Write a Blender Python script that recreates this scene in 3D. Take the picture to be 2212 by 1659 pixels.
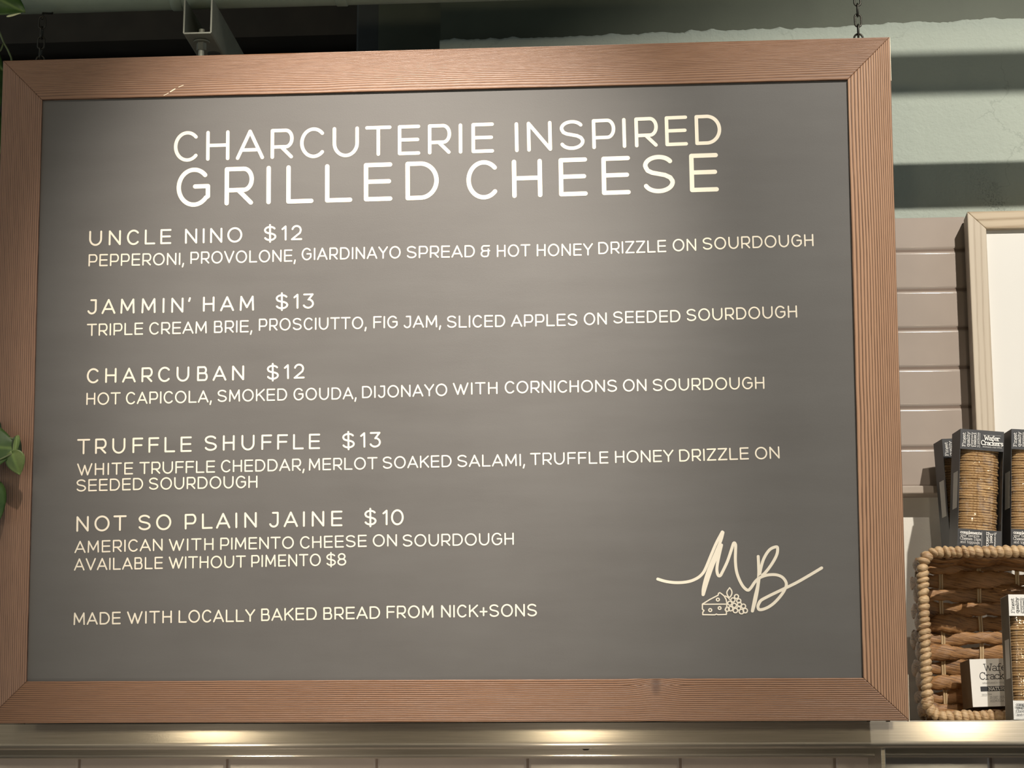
import bpy, bmesh, math, random
from mathutils import Vector, Matrix
random.seed(7)
for o in list(bpy.data.objects):
    bpy.data.objects.remove(o)
SC = bpy.context.scene
COL = SC.collection
PI = math.pi

# ------------------------------------------------------------------ camera
IW, IH, FPX = 2212, 1659, 4800.0
CR = Matrix(((0.99683088, -0.0147997, -0.07816121),
             (0.0795301, 0.20739192, 0.97501977),
             (0.00178, -0.97814598, 0.20791169)))      # image axes (right, down, forward) in the room
CP = Vector((0.0, -3.45, 1.60))
cam_data = bpy.data.cameras.new('camera')
cam_data.sensor_fit = 'HORIZONTAL'
cam_data.sensor_width = 36.0
cam_data.lens = FPX / IW * 36.0
cam_data.clip_start = 0.05
cam = bpy.data.objects.new('camera', cam_data)
COL.objects.link(cam)
cx, cy, cz = CR.col[0], CR.col[1], CR.col[2]
M = Matrix.Identity(4)
for i in range(3):
    M[i][0], M[i][1], M[i][2], M[i][3] = cx[i], -cy[i], -cz[i], CP[i]
cam.matrix_world = M
SC.camera = cam

# ------------------------------------------------------------------ world, lamps, exposure
SC.view_settings.view_transform = 'Standard'
SC.view_settings.look = 'None'
SC.view_settings.gamma = 1.0
SC.view_settings.use_curve_mapping = False
SC.view_settings.exposure = 0.0
wd = bpy.data.worlds.new('world')
SC.world = wd
wd.use_nodes = True
wd.node_tree.nodes['Background'].inputs[0].default_value = (0.78, 0.93, 1.0, 1)
wd.node_tree.nodes['Background'].inputs[1].default_value = 0.52


def lamp(name, loc, target, power, color, size_deg, blend, radius):
    d = bpy.data.lights.new(name, 'SPOT')
    d.energy = power
    d.color = color
    d.spot_size = math.radians(size_deg)
    d.spot_blend = blend
    d.shadow_soft_size = radius
    o = bpy.data.objects.new(name, d)
    COL.objects.link(o)
    o.location = loc
    o.rotation_euler = (Vector(target) - Vector(loc)).to_track_quat('-Z', 'Y').to_euler()
    return o


LZ = 4.05                                                # one track, lamps about 95 cm apart
lamp('track_lamp', (-1.25, -1.90, LZ), (-1.15, 0.0, 2.25), 26, (1.0, 0.88, 0.72), 46, 0.9, 0.02)
lamp('track_lamp', (-0.42, -1.90, LZ), (-0.50, -0.03, 2.42), 720, (1.0, 0.91, 0.80), 30, 1.0, 0.03)
lamp('track_lamp', (0.67, -1.90, LZ), (0.60, 0.10, 1.95), 70, (1.0, 0.90, 0.78), 30, 0.9, 0.018)
lamp('track_lamp', (1.18, -1.90, LZ), (0.50, 0.40, 2.24), 380, (1.0, 0.94, 0.84), 46, 0.7, 0.018)
lamp('added_tile_fill', (-0.95, -0.62, 1.00), (-0.95, 0.45, 1.62), 15, (1.0, 0.88, 0.72), 70, 0.9, 0.04)  # added fill from counter height, brightens the tiles below the shelf
lamp('added_tile_fill', (-0.24, -0.62, 1.00), (-0.24, 0.45, 1.62), 15, (1.0, 0.88, 0.72), 70, 0.9, 0.04)
lamp('added_counter_fill', (-0.9, -1.50, 3.90), (-0.9, -1.50, 0.95), 120, (1.0, 0.90, 0.76), 44, 0.8, 0.05)  # added fill on the unseen counter, bounces warm light upward
lamp('added_counter_fill', (0.5, -1.50, 3.90), (0.5, -1.50, 0.95), 120, (1.0, 0.90, 0.76), 44, 0.8, 0.05)

# ------------------------------------------------------------------ helpers
def at(px, py, Y):
    """point of the room seen at a photo pixel, on the upright plane y = Y"""
    r = CR @ Vector(((px - IW / 2) / FPX, (py - IH / 2) / FPX, 1.0))
    return CP + r * ((Y - CP.y) / r.y)


BO = at(960, 1468, 0.0)                                  # inner bottom edge of the board frame
TILT = math.atan2(0.06796643, 0.99769236)
BM = Matrix.Translation(BO) @ Matrix.Rotation(TILT, 4, 'X')
BMI = BM.inverted()


def onb(px, py, off):
    """board coordinates (across, up) of a photo pixel on the plane local y = off"""
    o = BMI @ CP
    d = BMI.to_3x3() @ (CR @ Vector(((px - IW / 2) / FPX, (py - IH / 2) / FPX, 1.0)))
    p = o + d * ((off - o.y) / d.y)
    return Vector((p.x, p.z))


def link(name, bm, mat, parent=None, smooth=False, bevel=None, seg=2, keep=False):
    me = bpy.data.meshes.new(name)
    if not keep:
        bmesh.ops.recalc_face_normals(bm, faces=bm.faces)
    bm.to_mesh(me)
    bm.free()
    o = bpy.data.objects.new(name, me)
    COL.objects.link(o)
    if mat:
        for m_ in (mat if isinstance(mat, (list, tuple)) else [mat]):
            me.materials.append(m_)
    if smooth:
        for p in me.polygons:
            p.use_smooth = True
    if parent:
        o.parent = parent
    if bevel:
        b = o.modifiers.new('bevel', 'BEVEL')
        b.width = bevel
        b.segments = seg
        b.limit_method = 'ANGLE'
        b.angle_limit = math.radians(35)
    return o


def tag(o, label=None, cat=None, group=None, kind=None):
    if label:
        o['label'] = label
    if cat:
        o['category'] = cat
    if group:
        o['group'] = group
    if kind:
        o['kind'] = kind
    return o


def empty(name, loc=(0, 0, 0), rot=(0, 0, 0), label=None, cat=None, group=None, kind=None, parent=None):
    o = bpy.data.objects.new(name, None)
    COL.objects.link(o)
    o.location = loc
    o.rotation_euler = rot
    o.empty_display_size = 0.05
    if parent:
        o.parent = parent
    return tag(o, label, cat, group, kind)


def copy_tree(o, parent=None):
    c = o.copy()
    COL.objects.link(c)
    c.parent = parent
    for ch in [x for x in bpy.data.objects if x.parent == o]:
        copy_tree(ch, c)
    return c


def add_box(bm, a, b, mi=0):
    x0, y0, z0 = a
    x1, y1, z1 = b
    v = [bm.verts.new(p) for p in ((x0, y0, z0), (x1, y0, z0), (x1, y1, z0), (x0, y1, z0),
                                   (x0, y0, z1), (x1, y0, z1), (x1, y1, z1), (x0, y1, z1))]
    for f in ((0, 3, 2, 1), (4, 5, 6, 7), (0, 1, 5, 4), (1, 2, 6, 5), (2, 3, 7, 6), (3, 0, 4, 7)):
        bm.faces.new([v[i] for i in f]).material_index = mi
    return v


def add_prism(bm, poly, ext):
    """closed polygon (list of 3D points) pushed along the vector ext"""
    a = [bm.verts.new(p) for p in poly]
    b = [bm.verts.new(Vector(p) + Vector(ext)) for p in poly]
    n = len(poly)
    bm.faces.new(a)
    bm.faces.new(list(reversed(b)))
    for i in range(n):
        bm.faces.new((a[i], b[i], b[(i + 1) % n], a[(i + 1) % n]))


def add_tube(bm, pts, rad, seg=12, closed=False, caps=True, twist=None):
    """round tube along points; rad is a number or a function (i, angle) -> radius"""
    pts = [Vector(p) for p in pts]
    n = len(pts)
    rings = []
    up = Vector((0, 0, 1))
    t0 = (pts[1] - pts[0]).normalized()
    if abs(t0.dot(up)) > 0.9:
        up = Vector((0, 1, 0))
    nrm = t0.cross(up).normalized()
    for i, p in enumerate(pts):
        if closed:
            t = (pts[(i + 1) % n] - pts[i - 1]).normalized()
        else:
            t = (pts[min(i + 1, n - 1)] - pts[max(i - 1, 0)]).normalized()
        nrm = (nrm - t * nrm.dot(t)).normalized()
        bi = t.cross(nrm)
        ring = []
        for k in range(seg):
            a = 2 * PI * k / seg
            r = rad(i, a) if callable(rad) else rad
            ring.append(bm.verts.new(p + (nrm * math.cos(a) + bi * math.sin(a)) * r))
        rings.append(ring)
    m_ = n if closed else n - 1
    for i in range(m_):
        r0, r1 = rings[i], rings[(i + 1) % n]
        for k in range(seg):
            bm.faces.new((r0[k], r0[(k + 1) % seg], r1[(k + 1) % seg], r1[k]))
    if caps and not closed:
        bm.faces.new(rings[0])
        bm.faces.new(list(reversed(rings[-1])))


# ------------------------------------------------------------------ materials
def new_mat(name):
    m_ = bpy.data.materials.new(name)
    m_.use_nodes = True
    nt = m_.node_tree
    return m_, nt, nt.nodes['Principled BSDF']


def nd(nt, typ, **kw):
    n = nt.nodes.new(typ)
    for k, v in kw.items():
        if k.startswith('i_'):
            key = k[2:]
            n.inputs[int(key) if key.isdigit() else key.replace('_', ' ')].default_value = v
        else:
            setattr(n, k, v)
    return n


def math_n(nt, op, a, b=None, c=None):
    n = nt.nodes.new('ShaderNodeMath')
    n.operation = op
    for i, v in enumerate((a, b, c)):
        if v is None:
            continue
        if isinstance(v, (int, float)):
            n.inputs[i].default_value = v
        else:
            nt.links.new(v, n.inputs[i])
    return n.outputs[0]


def ramp(nt, fac, stops):
    r = nt.nodes.new('ShaderNodeValToRGB')
    el = r.color_ramp.elements
    while len(el) < len(stops):
        el.new(0.5)
    for e, (p, c) in zip(el, stops):
        e.position = p
        e.color = (*c, 1) if len(c) == 3 else c
    nt.links.new(fac, r.inputs[0])
    return r.outputs[0]


def mixc(nt, fac, a, b, mode='MIX'):
    n = nt.nodes.new('ShaderNodeMix')
    n.data_type = 'RGBA'
    n.blend_type = mode
    for sock, v in ((n.inputs[0], fac), (n.inputs[6], a), (n.inputs[7], b)):
        if isinstance(v, (int, float)):
            sock.default_value = v
        elif isinstance(v, tuple):
            sock.default_value = (*v, 1)
        else:
            nt.links.new(v, sock)
    return n.outputs[2]


def obj_xyz(nt):
    tc = nt.nodes.new('ShaderNodeTexCoord')
    s = nt.nodes.new('ShaderNodeSeparateXYZ')
    nt.links.new(tc.outputs['Object'], s.inputs[0])
    return tc.outputs['Object'], s.outputs


def comb(nt, x, y, z=0.0):
    c = nt.nodes.new('ShaderNodeCombineXYZ')
    for i, v in enumerate((x, y, z)):
        if isinstance(v, (int, float)):
            c.inputs[i].default_value = v
        else:
            nt.links.new(v, c.inputs[i])
    return c.outputs[0]


def noise(nt, vec, scale, detail=3.0, rough=0.5, out=0):
    n = nt.nodes.new('ShaderNodeTexNoise')
    n.inputs['Scale'].default_value = scale
    n.inputs['Detail'].default_value = detail
    n.inputs['Roughness'].default_value = rough
    nt.links.new(vec, n.inputs['Vector'])
    return n.outputs[out]


def bump(nt, bs, h, strength, dist=0.001):
    b = nt.nodes.new('ShaderNodeBump')
    b.inputs['Strength'].default_value = strength
    b.inputs['Distance'].default_value = dist
    nt.links.new(h, b.inputs['Height'])
    nt.links.new(b.outputs[0], bs.inputs['Normal'])
    return b


def plain(name, col, rough=0.5, metal=0.0, spec=0.5, var=0.0, scale=40, bmp=0.0, bscale=300, bd=0.001):
    m_, nt, bs = new_mat(name)
    bs.inputs['Roughness'].default_value = rough
    bs.inputs['Metallic'].default_value = metal
    bs.inputs['Specular IOR Level'].default_value = spec
    vec, _ = obj_xyz(nt)
    if var:
        f = noise(nt, vec, scale, 4)
        c = ramp(nt, f, [(0.25, tuple(max(0, x * (1 - var)) for x in col)), (0.75, tuple(min(1, x * (1 + var)) for x in col))])
        nt.links.new(c, bs.inputs['Base Color'])
    else:
        bs.inputs['Base Color'].default_value = (*col, 1)
    if bmp:
        bump(nt, bs, noise(nt, vec, bscale, 4), bmp, bd)
    return m_


def wood(name, along, across, origin, sign, f0, f1, light, dark, warp=0.5, wl=2.5, contrast=(0.3, 0.75), knot=None, fibre=0.35,
         rough=0.42, relief=0.35):
    """long grain wood: `along`/`across` are axis indices; growth lines run along the rail and close up outwards"""
    m_, nt, bs = new_mat(name)
    vec, s = obj_xyz(nt)
    l = s[along]
    v = math_n(nt, 'MULTIPLY', math_n(nt, 'SUBTRACT', s[across], origin), sign)
    w1 = noise(nt, comb(nt, math_n(nt, 'MULTIPLY', l, wl), math_n(nt, 'MULTIPLY', v, 9.0), origin), 1.0, 3)
    w2 = noise(nt, comb(nt, math_n(nt, 'MULTIPLY', l, wl * 9), math_n(nt, 'MULTIPLY', v, 30.0), origin + 3), 1.0, 2)
    ph = math_n(nt, 'MULTIPLY', v, math_n(nt, 'ADD', f0, math_n(nt, 'MULTIPLY', v, f1)))
    ph = math_n(nt, 'ADD', ph, math_n(nt, 'MULTIPLY', math_n(nt, 'SUBTRACT', w1, 0.5), warp * 8))
    ph = math_n(nt, 'ADD', ph, math_n(nt, 'MULTIPLY', math_n(nt, 'SUBTRACT', w2, 0.5), warp * 0.9))
    kd = None
    if knot:
        dl = math_n(nt, 'SUBTRACT', l, knot[0])
        dv = math_n(nt, 'SUBTRACT', v, knot[1])
        g = math_n(nt, 'EXPONENT', math_n(nt, 'MULTIPLY', math_n(nt, 'MULTIPLY', dl, dl), -1 / (knot[2] ** 2)))
        g2 = math_n(nt, 'DIVIDE', 0.012, math_n(nt, 'ADD', math_n(nt, 'ABSOLUTE', dv), 0.012))
        sg = math_n(nt, 'SIGN', dv)
        ph = math_n(nt, 'SUBTRACT', ph, math_n(nt, 'MULTIPLY', math_n(nt, 'MULTIPLY', g, g2), math_n(nt, 'MULTIPLY', sg, 2.6)))
        kd = math_n(nt, 'SQRT', math_n(nt, 'ADD', math_n(nt, 'POWER', math_n(nt, 'MULTIPLY', dl, 1.25), 2.0), math_n(nt, 'POWER', math_n(nt, 'MULTIPLY', dv, 0.62), 2.0)))
    sw = math_n(nt, 'FRACT', ph)
    # sharp late-wood line, soft early wood
    tri = math_n(nt, 'ABSOLUTE', math_n(nt, 'SUBTRACT', math_n(nt, 'MULTIPLY', sw, 2.0), 1.0))
    fib = noise(nt, comb(nt, math_n(nt, 'MULTIPLY', l, 22.0), math_n(nt, 'MULTIPLY', v, 900.0), origin), 1.0, 4, 0.65)
    tone = noise(nt, comb(nt, math_n(nt, 'MULTIPLY', l, 1.5), math_n(nt, 'MULTIPLY', v, 45.0), origin + 9), 1.0, 3)
    h = math_n(nt, 'ADD', tri, math_n(nt, 'MULTIPLY', math_n(nt, 'SUBTRACT', fib, 0.5), fibre * 2))
    c = ramp(nt, h, [(contrast[0], light), (contrast[1], tuple(0.45 * a + 0.55 * b for a, b in zip(light, dark))), (min(1.0, contrast[1] + 0.2), dark)])
    c = mixc(nt, math_n(nt, 'MULTIPLY', tone, 0.5), c, mixc(nt, 1.0, c, (0.62, 0.55, 0.5), 'MULTIPLY'))
    if kd is not None:
        kr = ramp(nt, kd, [(0.0, (0.5, 0.42, 0.36)), (0.0042, (0.55, 0.46, 0.40)), (0.0052, (0.16, 0.13, 0.11)), (0.0066, (0.30, 0.25, 0.2)), (0.0085, (1, 1, 1))])
        c = mixc(nt, 1.0, c, kr, 'MULTIPLY')
    nt.links.new(c, bs.inputs['Base Color'])
    bs.inputs['Roughness'].default_value = rough
    bump(nt, bs, math_n(nt, 'SUBTRACT', 1.0, h), relief, 0.0009)
    return m_


# menu board
def board_mat():
    m_, nt, bs = new_mat('chalkboard_paint')
    vec, s = obj_xyz(nt)
    a = noise(nt, vec, 4.0, 5, 0.6)
    b = noise(nt, comb(nt, math_n(nt, 'MULTIPLY', s[0], 0.35), math_n(nt, 'MULTIPLY', s[2], 2.2), 0.0), 9.0, 5, 0.65)
    c = ramp(nt, math_n(nt, 'ADD', math_n(nt, 'MULTIPLY', a, 0.5), math_n(nt, 'MULTIPLY', b, 0.5)),
             [(0.3, (0.080, 0.075, 0.072)), (0.7, (0.102, 0.097, 0.093))])
    nt.links.new(c, bs.inputs['Base Color'])
    nt.links.new(ramp(nt, b, [(0.3, (0.50,) * 3), (0.7, (0.58,) * 3)]), bs.inputs['Roughness'])
    bs.inputs['Specular IOR Level'].default_value = 0.5
    bump(nt, bs, noise(nt, vec, 500, 3), 0.12, 0.0005)
    return m_


M_BOARD = board_mat()
M_CREAM = plain('cream_lettering_paint', (0.72, 0.655, 0.54), 0.55, var=0.03, scale=30)
WL, WDK = (0.235, 0.122, 0.066), (0.060, 0.026, 0.013)
U0, U1, V1 = -0.6623, 0.6438, 0.9426                     # inner opening of the frame
M_WOOD_R = wood('lit_stained_wood_right_rail', 2, 0, U1, 1, 150, 1500, (0.410, 0.240, 0.145), (0.105, 0.050, 0.025), 0.22, 2.0, (0.35, 0.72), relief=0.6)  # base lightened and warmed for the stronger light on this rail
M_WOOD_L = wood('stained_wood_left_rail', 2, 0, U0, -1, 260, 900, (0.290, 0.165, 0.106), (0.085, 0.042, 0.026), 0.30, 2.0, (0.30, 0.85), relief=0.4, fibre=0.5)
M_WOOD_T = wood('stained_wood_top_rail', 0, 2, V1, 1, 170, 3200, WL, (0.090, 0.037, 0.018), 0.45, 1.6, (0.36, 0.88), fibre=0.7)
M_WOOD_B = wood('stained_wood_bottom_rail', 0, 2, 0.0, -1, 300, 500, (0.275, 0.142, 0.076), WDK, 0.30, 1.8, (0.28, 0.74),
                knot=(onb(1417, 1478, 0).x, 0.010, 0.028), relief=0.5)
M_RAW_EDGE = plain('raw_pale_wood_edge', (0.78, 0.68, 0.52), 0.6, var=0.1)
M_BLACK_STEEL = plain('blackened_steel', (0.03, 0.028, 0.022), 0.35, 0.7)

# building
def plaster_mat():
    m_, nt, bs = new_mat('rough_green_plaster')
    vec, s = obj_xyz(nt)
    big = noise(nt, vec, 3.0, 4)
    fine = noise(nt, vec, 120, 6, 0.7)
    c = ramp(nt, big, [(0.3, (0.345, 0.385, 0.335)), (0.7, (0.395, 0.435, 0.38))])
    pit = ramp(nt, fine, [(0.24, (0.45,) * 3), (0.36, (1, 1, 1))])
    c = mixc(nt, 0.8, c, pit, 'MULTIPLY')
    warp = noise(nt, vec, 9.0, 5, 0.6, 1)
    vo = nt.nodes.new('ShaderNodeTexVoronoi')
    vo.feature = 'DISTANCE_TO_EDGE'
    vo.inputs['Scale'].default_value = 4.2
    nt.links.new(mixc(nt, 0.16, vec, warp, 'ADD'), vo.inputs['Vector'])
    gate = ramp(nt, noise(nt, vec, 5.0, 2), [(0.46, (0, 0, 0)), (0.56, (1, 1, 1))])
    crack = math_n(nt, 'MULTIPLY', ramp(nt, vo.outputs['Distance'], [(0.0, (1, 1, 1)), (0.010, (0, 0, 0))]), gate)
    c = mixc(nt, math_n(nt, 'MULTIPLY', crack, 0.22), c, (0.10, 0.12, 0.10))
    # dark crumbling stain running down near the picture frame
    dx = math_n(nt, 'SUBTRACT', s[0], math_n(nt, 'SUBTRACT', 0.500 + 0.55 * 2.86, math_n(nt, 'MULTIPLY', s[2], 0.55)))
    g = math_n(nt, 'EXPONENT', math_n(nt, 'MULTIPLY', math_n(nt, 'MULTIPLY', dx, dx), -1 / 0.022 ** 2))
    band = math_n(nt, 'MULTIPLY', ramp(nt, math_n(nt, 'SUBTRACT', s[2], 2.0), [(0.74, (1, 1, 1)), (0.84, (0, 0, 0))]), g)
    st = math_n(nt, 'MULTIPLY', band, ramp(nt, noise(nt, vec, 260, 5, 0.7), [(0.50, (0, 0, 0)), (0.60, (1, 1, 1))]))
    c = mixc(nt, math_n(nt, 'MULTIPLY', st, 0.75), c, (0.09, 0.11, 0.10))
    nt.links.new(c, bs.inputs['Base Color'])
    bs.inputs['Roughness'].default_value = 0.8
    bump(nt, bs, math_n(nt, 'ADD', fine, math_n(nt, 'MULTIPLY', noise(nt, vec, 30, 4), 1.5)), 0.5, 0.003)
    return m_


M_PLASTER = plaster_mat()
M_OLIVE = plain('dark_olive_wall_paint', (0.066, 0.077, 0.050), 0.6, var=0.1, scale=14, bmp=0.1)
M_TILE = plain('taupe_glazed_tile', (0.40, 0.335, 0.29), 0.16, var=0.06, scale=9, bmp=0.06, bscale=40, bd=0.002)
M_GROUT = plain('tile_grout', (0.20, 0.15, 0.12), 0.9)
M_PALE = plain('cream_wall_paint', (0.78, 0.74, 0.66), 0.7, var=0.04, scale=25, bmp=0.2)
M_TRIMW = plain('taupe_painted_trim', (0.40, 0.33, 0.27), 0.5, var=0.05)
M_DARKTIMBER = plain('dark_timber_boards', (0.030, 0.025, 0.018), 0.8, var=0.3, scale=12)
M_DARKPOST = plain('dark_grey_post_paint', (0.040, 0.044, 0.040), 0.7, var=0.1)
M_PIPE = plain('grey_green_pipe_paint', (0.20, 0.24, 0.19), 0.55, var=0.08, scale=20, bmp=0.15, bscale=60)
M_GALV = plain('galvanised_steel', (0.22, 0.23, 0.19), 0.5, 0.35, var=0.15, scale=30)
M_FLOOR = plain('concrete_floor', (0.25, 0.23, 0.21), 0.6, var=0.2, scale=3)
M_CEIL = plain('dark_ceiling_paint', (0.07, 0.075, 0.07), 0.8, var=0.1, scale=3)


def steel_mat():
    m_, nt, bs = new_mat('brushed_stainless_steel')
    vec, s = obj_xyz(nt)
    out = nt.nodes['Material Output']
    br = noise(nt, comb(nt, math_n(nt, 'MULTIPLY', s[0], 9.0), math_n(nt, 'MULTIPLY', s[1], 700.0), math_n(nt, 'MULTIPLY', s[2], 700.0)), 1.0, 4, 0.6)
    sc = noise(nt, comb(nt, math_n(nt, 'MULTIPLY', s[0], 14.0), s[1], math_n(nt, 'ADD', math_n(nt, 'MULTIPLY', s[2], 420.0), math_n(nt, 'MULTIPLY', s[0], 60.0))), 1.0, 3, 0.6)
    col = ramp(nt, br, [(0.3, (0.42, 0.385, 0.325)), (0.7, (0.56, 0.515, 0.44))])
    tg = nt.nodes.new('ShaderNodeCombineXYZ')
    tg.inputs[2].default_value = 1.0

    def setup(b, rough, an, st):
        nt.links.new(col, b.inputs['Base Color'])
        b.inputs['Metallic'].default_value = 1.0
        b.inputs['Roughness'].default_value = rough
        b.inputs['Anisotropic'].default_value = an
        nt.links.new(tg.outputs[0], b.inputs['Tangent'])
        bump(nt, b, math_n(nt, 'ADD', br, math_n(nt, 'MULTIPLY', sc, 0.8)), st, 0.0004)
    b2 = nt.nodes.new('ShaderNodeBsdfPrincipled')
    b3 = nt.nodes.new('ShaderNodeBsdfPrincipled')
    setup(bs, 0.17, 0.88, 0.02)
    setup(b2, 0.47, 0.89, 0.08)
    setup(b3, 0.62, 0.3, 0.35)
    last = bs.outputs[0]
    for b, f in ((b2, 0.34), (b3, 0.16)):
        mx = nt.nodes.new('ShaderNodeMixShader')
        mx.inputs[0].default_value = f
        nt.links.new(last, mx.inputs[1])
        nt.links.new(b.outputs[0], mx.inputs[2])
        last = mx.outputs[0]
    nt.links.new(last, out.inputs[0])
    return m_


M_STEEL = steel_mat()
M_ASH = wood('pale_limed_wood_stile', 2, 0, 0.0, 1, 95, 0, (0.60, 0.52, 0.41), (0.44, 0.36, 0.27), 0.15, 2.0, (0.45, 0.9), rough=0.6, relief=0.1)
M_ASH2 = wood('pale_limed_wood_rail', 0, 2, 0.0, 1, 75, 0, (0.56, 0.46, 0.33), (0.34, 0.25, 0.15), 0.20, 2.0, (0.4, 0.85), rough=0.6, relief=0.1)
M_PAPER = plain('white_poster_paper', (0.70, 0.68, 0.64), 0.6, var=0.02, scale=5)

M_BACKROOM = plain('dark_brown_room_paint', (0.10, 0.085, 0.07), 0.8, var=0.1, scale=2)


def glow(name, col, strength):
    m_, nt, bs = new_mat(name)
    bs.inputs['Base Color'].default_value = (*col, 1)
    bs.inputs['Emission Color'].default_value = (*col, 1)
    bs.inputs['Emission Strength'].default_value = strength
    return m_


M_GLOBE = glow('lit_opal_globe', (1.0, 0.84, 0.58), 75.0)

M_BOUNCE = plain('pale_bounce_worktop', (0.70, 0.67, 0.62), 0.4, var=0.05)

# ------------------------------------------------------------------ building shell
YW = 0.45                                                # face of the back wall
wall = empty('wall_back', (0, 0, 0), kind='structure')
XE = at(950, 60, YW).x                                   # left end of the plastered wall
XR = 1.7
ZT = at(1990, 463, YW).z                                 # top of the tiling


def ragged(x):
    pts = [(-2.0, 95), (700, 92), (950, 86), (1500, 68), (1700, 60), (2212, 37), (3200, -10)]
    r = CR
    lo = [(at(px, py, YW).x, at(px, py, YW).z) for px, py in pts[1:]]
    for (x0, z0), (x1, z1) in zip(lo, lo[1:]):
        if x <= x1:
            return z0 + (z1 - z0) * (x - x0) / (x1 - x0)
    return lo[-1][1]


def ragged_slab(name, x0, x1, zbot, y, dy, mat, seed):
    rnd = random.Random(seed)
    bm = bmesh.new()
    n = int((x1 - x0) / 0.0045)
    lumps = [(rnd.uniform(x0, x1), rnd.uniform(0.0005, 0.0042), rnd.uniform(0.004, 0.012)) for _ in range(int((x1 - x0) * 16))]
    prev = None
    walk = 0.0
    for i in range(n + 1):
        x = x0 + (x1 - x0) * i / n
        walk = walk * 0.85 + rnd.uniform(-1, 1) * 0.0011
        z = ragged(x) + walk + sum(h * math.exp(-((x - c) / w) ** 2) for c, h, w in lumps)
        col = [bm.verts.new(p) for p in ((x, y, zbot), (x, y, z - 0.004), (x, y + 0.003, z), (x, y + dy, z + 0.001), (x, y + dy, zbot))]
        if prev:
            for k in range(4):
                bm.faces.new((prev[k], col[k], col[k + 1], prev[k + 1]))
        prev = col
    return link(name, bm, mat, wall)


ragged_slab('plaster', XE, XR, ZT - 0.02, YW, 0.03, M_PLASTER, 3)
bm = bmesh.new()
add_box(bm, (XE, YW + 0.012, 2.9), (XR, YW + 0.2, 4.5))
link('painted_upper_wall', bm, M_OLIVE, wall)
XP0, XP1 = at(822, 60, YW + 0.15).x, at(770, 60, 0.62).x
ragged_slab('shade_recess_plaster', at(815, 60, YW + 0.15).x, XE + 0.1, 2.6, YW + 0.15, 0.03, M_PLASTER, 5)  # wall set back here, a recess shaped to keep this stretch in shade
bm = bmesh.new()
add_box(bm, (at(815, 60, YW + 0.15).x, YW + 0.165, 2.6), (XE + 0.1, YW + 0.25, 4.5))
link('shade_recess_painted_wall', bm, M_OLIVE, wall)
bm = bmesh.new()
add_box(bm, (XE, YW + 0.03, 0.0), (XE + 0.02, YW + 0.6, 4.5))
link('shade_recess_side', bm, M_OLIVE, wall)
bm = bmesh.new()
add_box(bm, (-3.2, 1.0, 0.0), (XE + 0.1, 1.06, 4.5))
zb = at(400, 84, 0.9).z
add_box(bm, (-3.2, 0.9, zb), (at(780, 60, 0.9).x, 1.0, 4.5))
add_box(bm, (-3.2, 0.96, zb - 0.3), (at(780, 60, 0.9).x, 1.0, zb - 0.02))
link('alcove_timber_back', bm, M_DARKTIMBER, wall)
bm = bmesh.new()
add_box(bm, (XP1, 0.62, 0.0), (at(824, 60, 0.62).x, 0.70, 4.5))
link('alcove_post', bm, M_DARKPOST, wall, bevel=0.004)

# tiled area, tiles 26 cm long in level courses, straight joints
zl = [at(1990, py, YW).z for py in (463, 541, 626, 710, 794.7, 879.6, 967, 1053)]
TP = (zl[1] - zl[7]) / 6
jx0 = at(490, 1659, YW).x
TW = (at(1470, 1659, YW).x - jx0) / 3
bm = bmesh.new()
add_box(bm, (-2.2, YW + 0.003, zl[7]), (XR, YW + 0.04, ZT))
add_box(bm, (-2.2, YW + 0.003, 0.0), (XR, YW + 0.04, 1.796))
link('tile_grout', bm, M_GROUT, wall)


def tile(bm, x0, x1, z0, z1, rnd):
    b, d = 0.0045, 0.0034
    t = rnd.uniform(-0.0004, 0.0004)
    y = YW
    o = [bm.verts.new(p) for p in ((x0, y + d, z0), (x1, y + d, z0), (x1, y + d, z1), (x0, y + d, z1))]
    m_ = [bm.verts.new(p) for p in ((x0 + b * .3, y + d * .35, z0 + b * .3), (x1 - b * .3, y + d * .35, z0 + b * .3), (x1 - b * .3, y + d * .35, z1 - b * .3), (x0 + b * .3, y + d * .35, z1 - b * .3))]
    i_ = [bm.verts.new(p) for p in ((x0 + b, y + t, z0 + b), (x1 - b, y + t, z0 + b), (x1 - b, y, z1 - b), (x0 + b, y, z1 - b))]
    for k in range(4):
        bm.faces.new((o[k], o[(k + 1) % 4], m_[(k + 1) % 4], m_[k]))
        bm.faces.new((m_[k], m_[(k + 1) % 4], i_[(k + 1) % 4], i_[k]))
    bm.faces.new(i_)


bm = bmesh.new()
rnd = random.Random(4)
rows = [(zl[i + 1], zl[i]) for i in range(7)]
z = 1.796
while z > 0.9:
    rows.append((z - TP, z))
    z -= TP
for z0, z1 in rows:
    k = -5
    while jx0 + k * TW < XR:
        xa, xb = jx0 + k * TW, min(XR, jx0 + (k + 1) * TW)
        g = 0.0020
        tile(bm, xa + g, xb - g, z0 + g, z1 - g, rnd)
        k += 1
gt = link('glazed_tiles', bm, M_TILE, wall, smooth=True)
for p in gt.data.polygons:
    if p.area > 0.004:
        p.use_smooth = False

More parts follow.
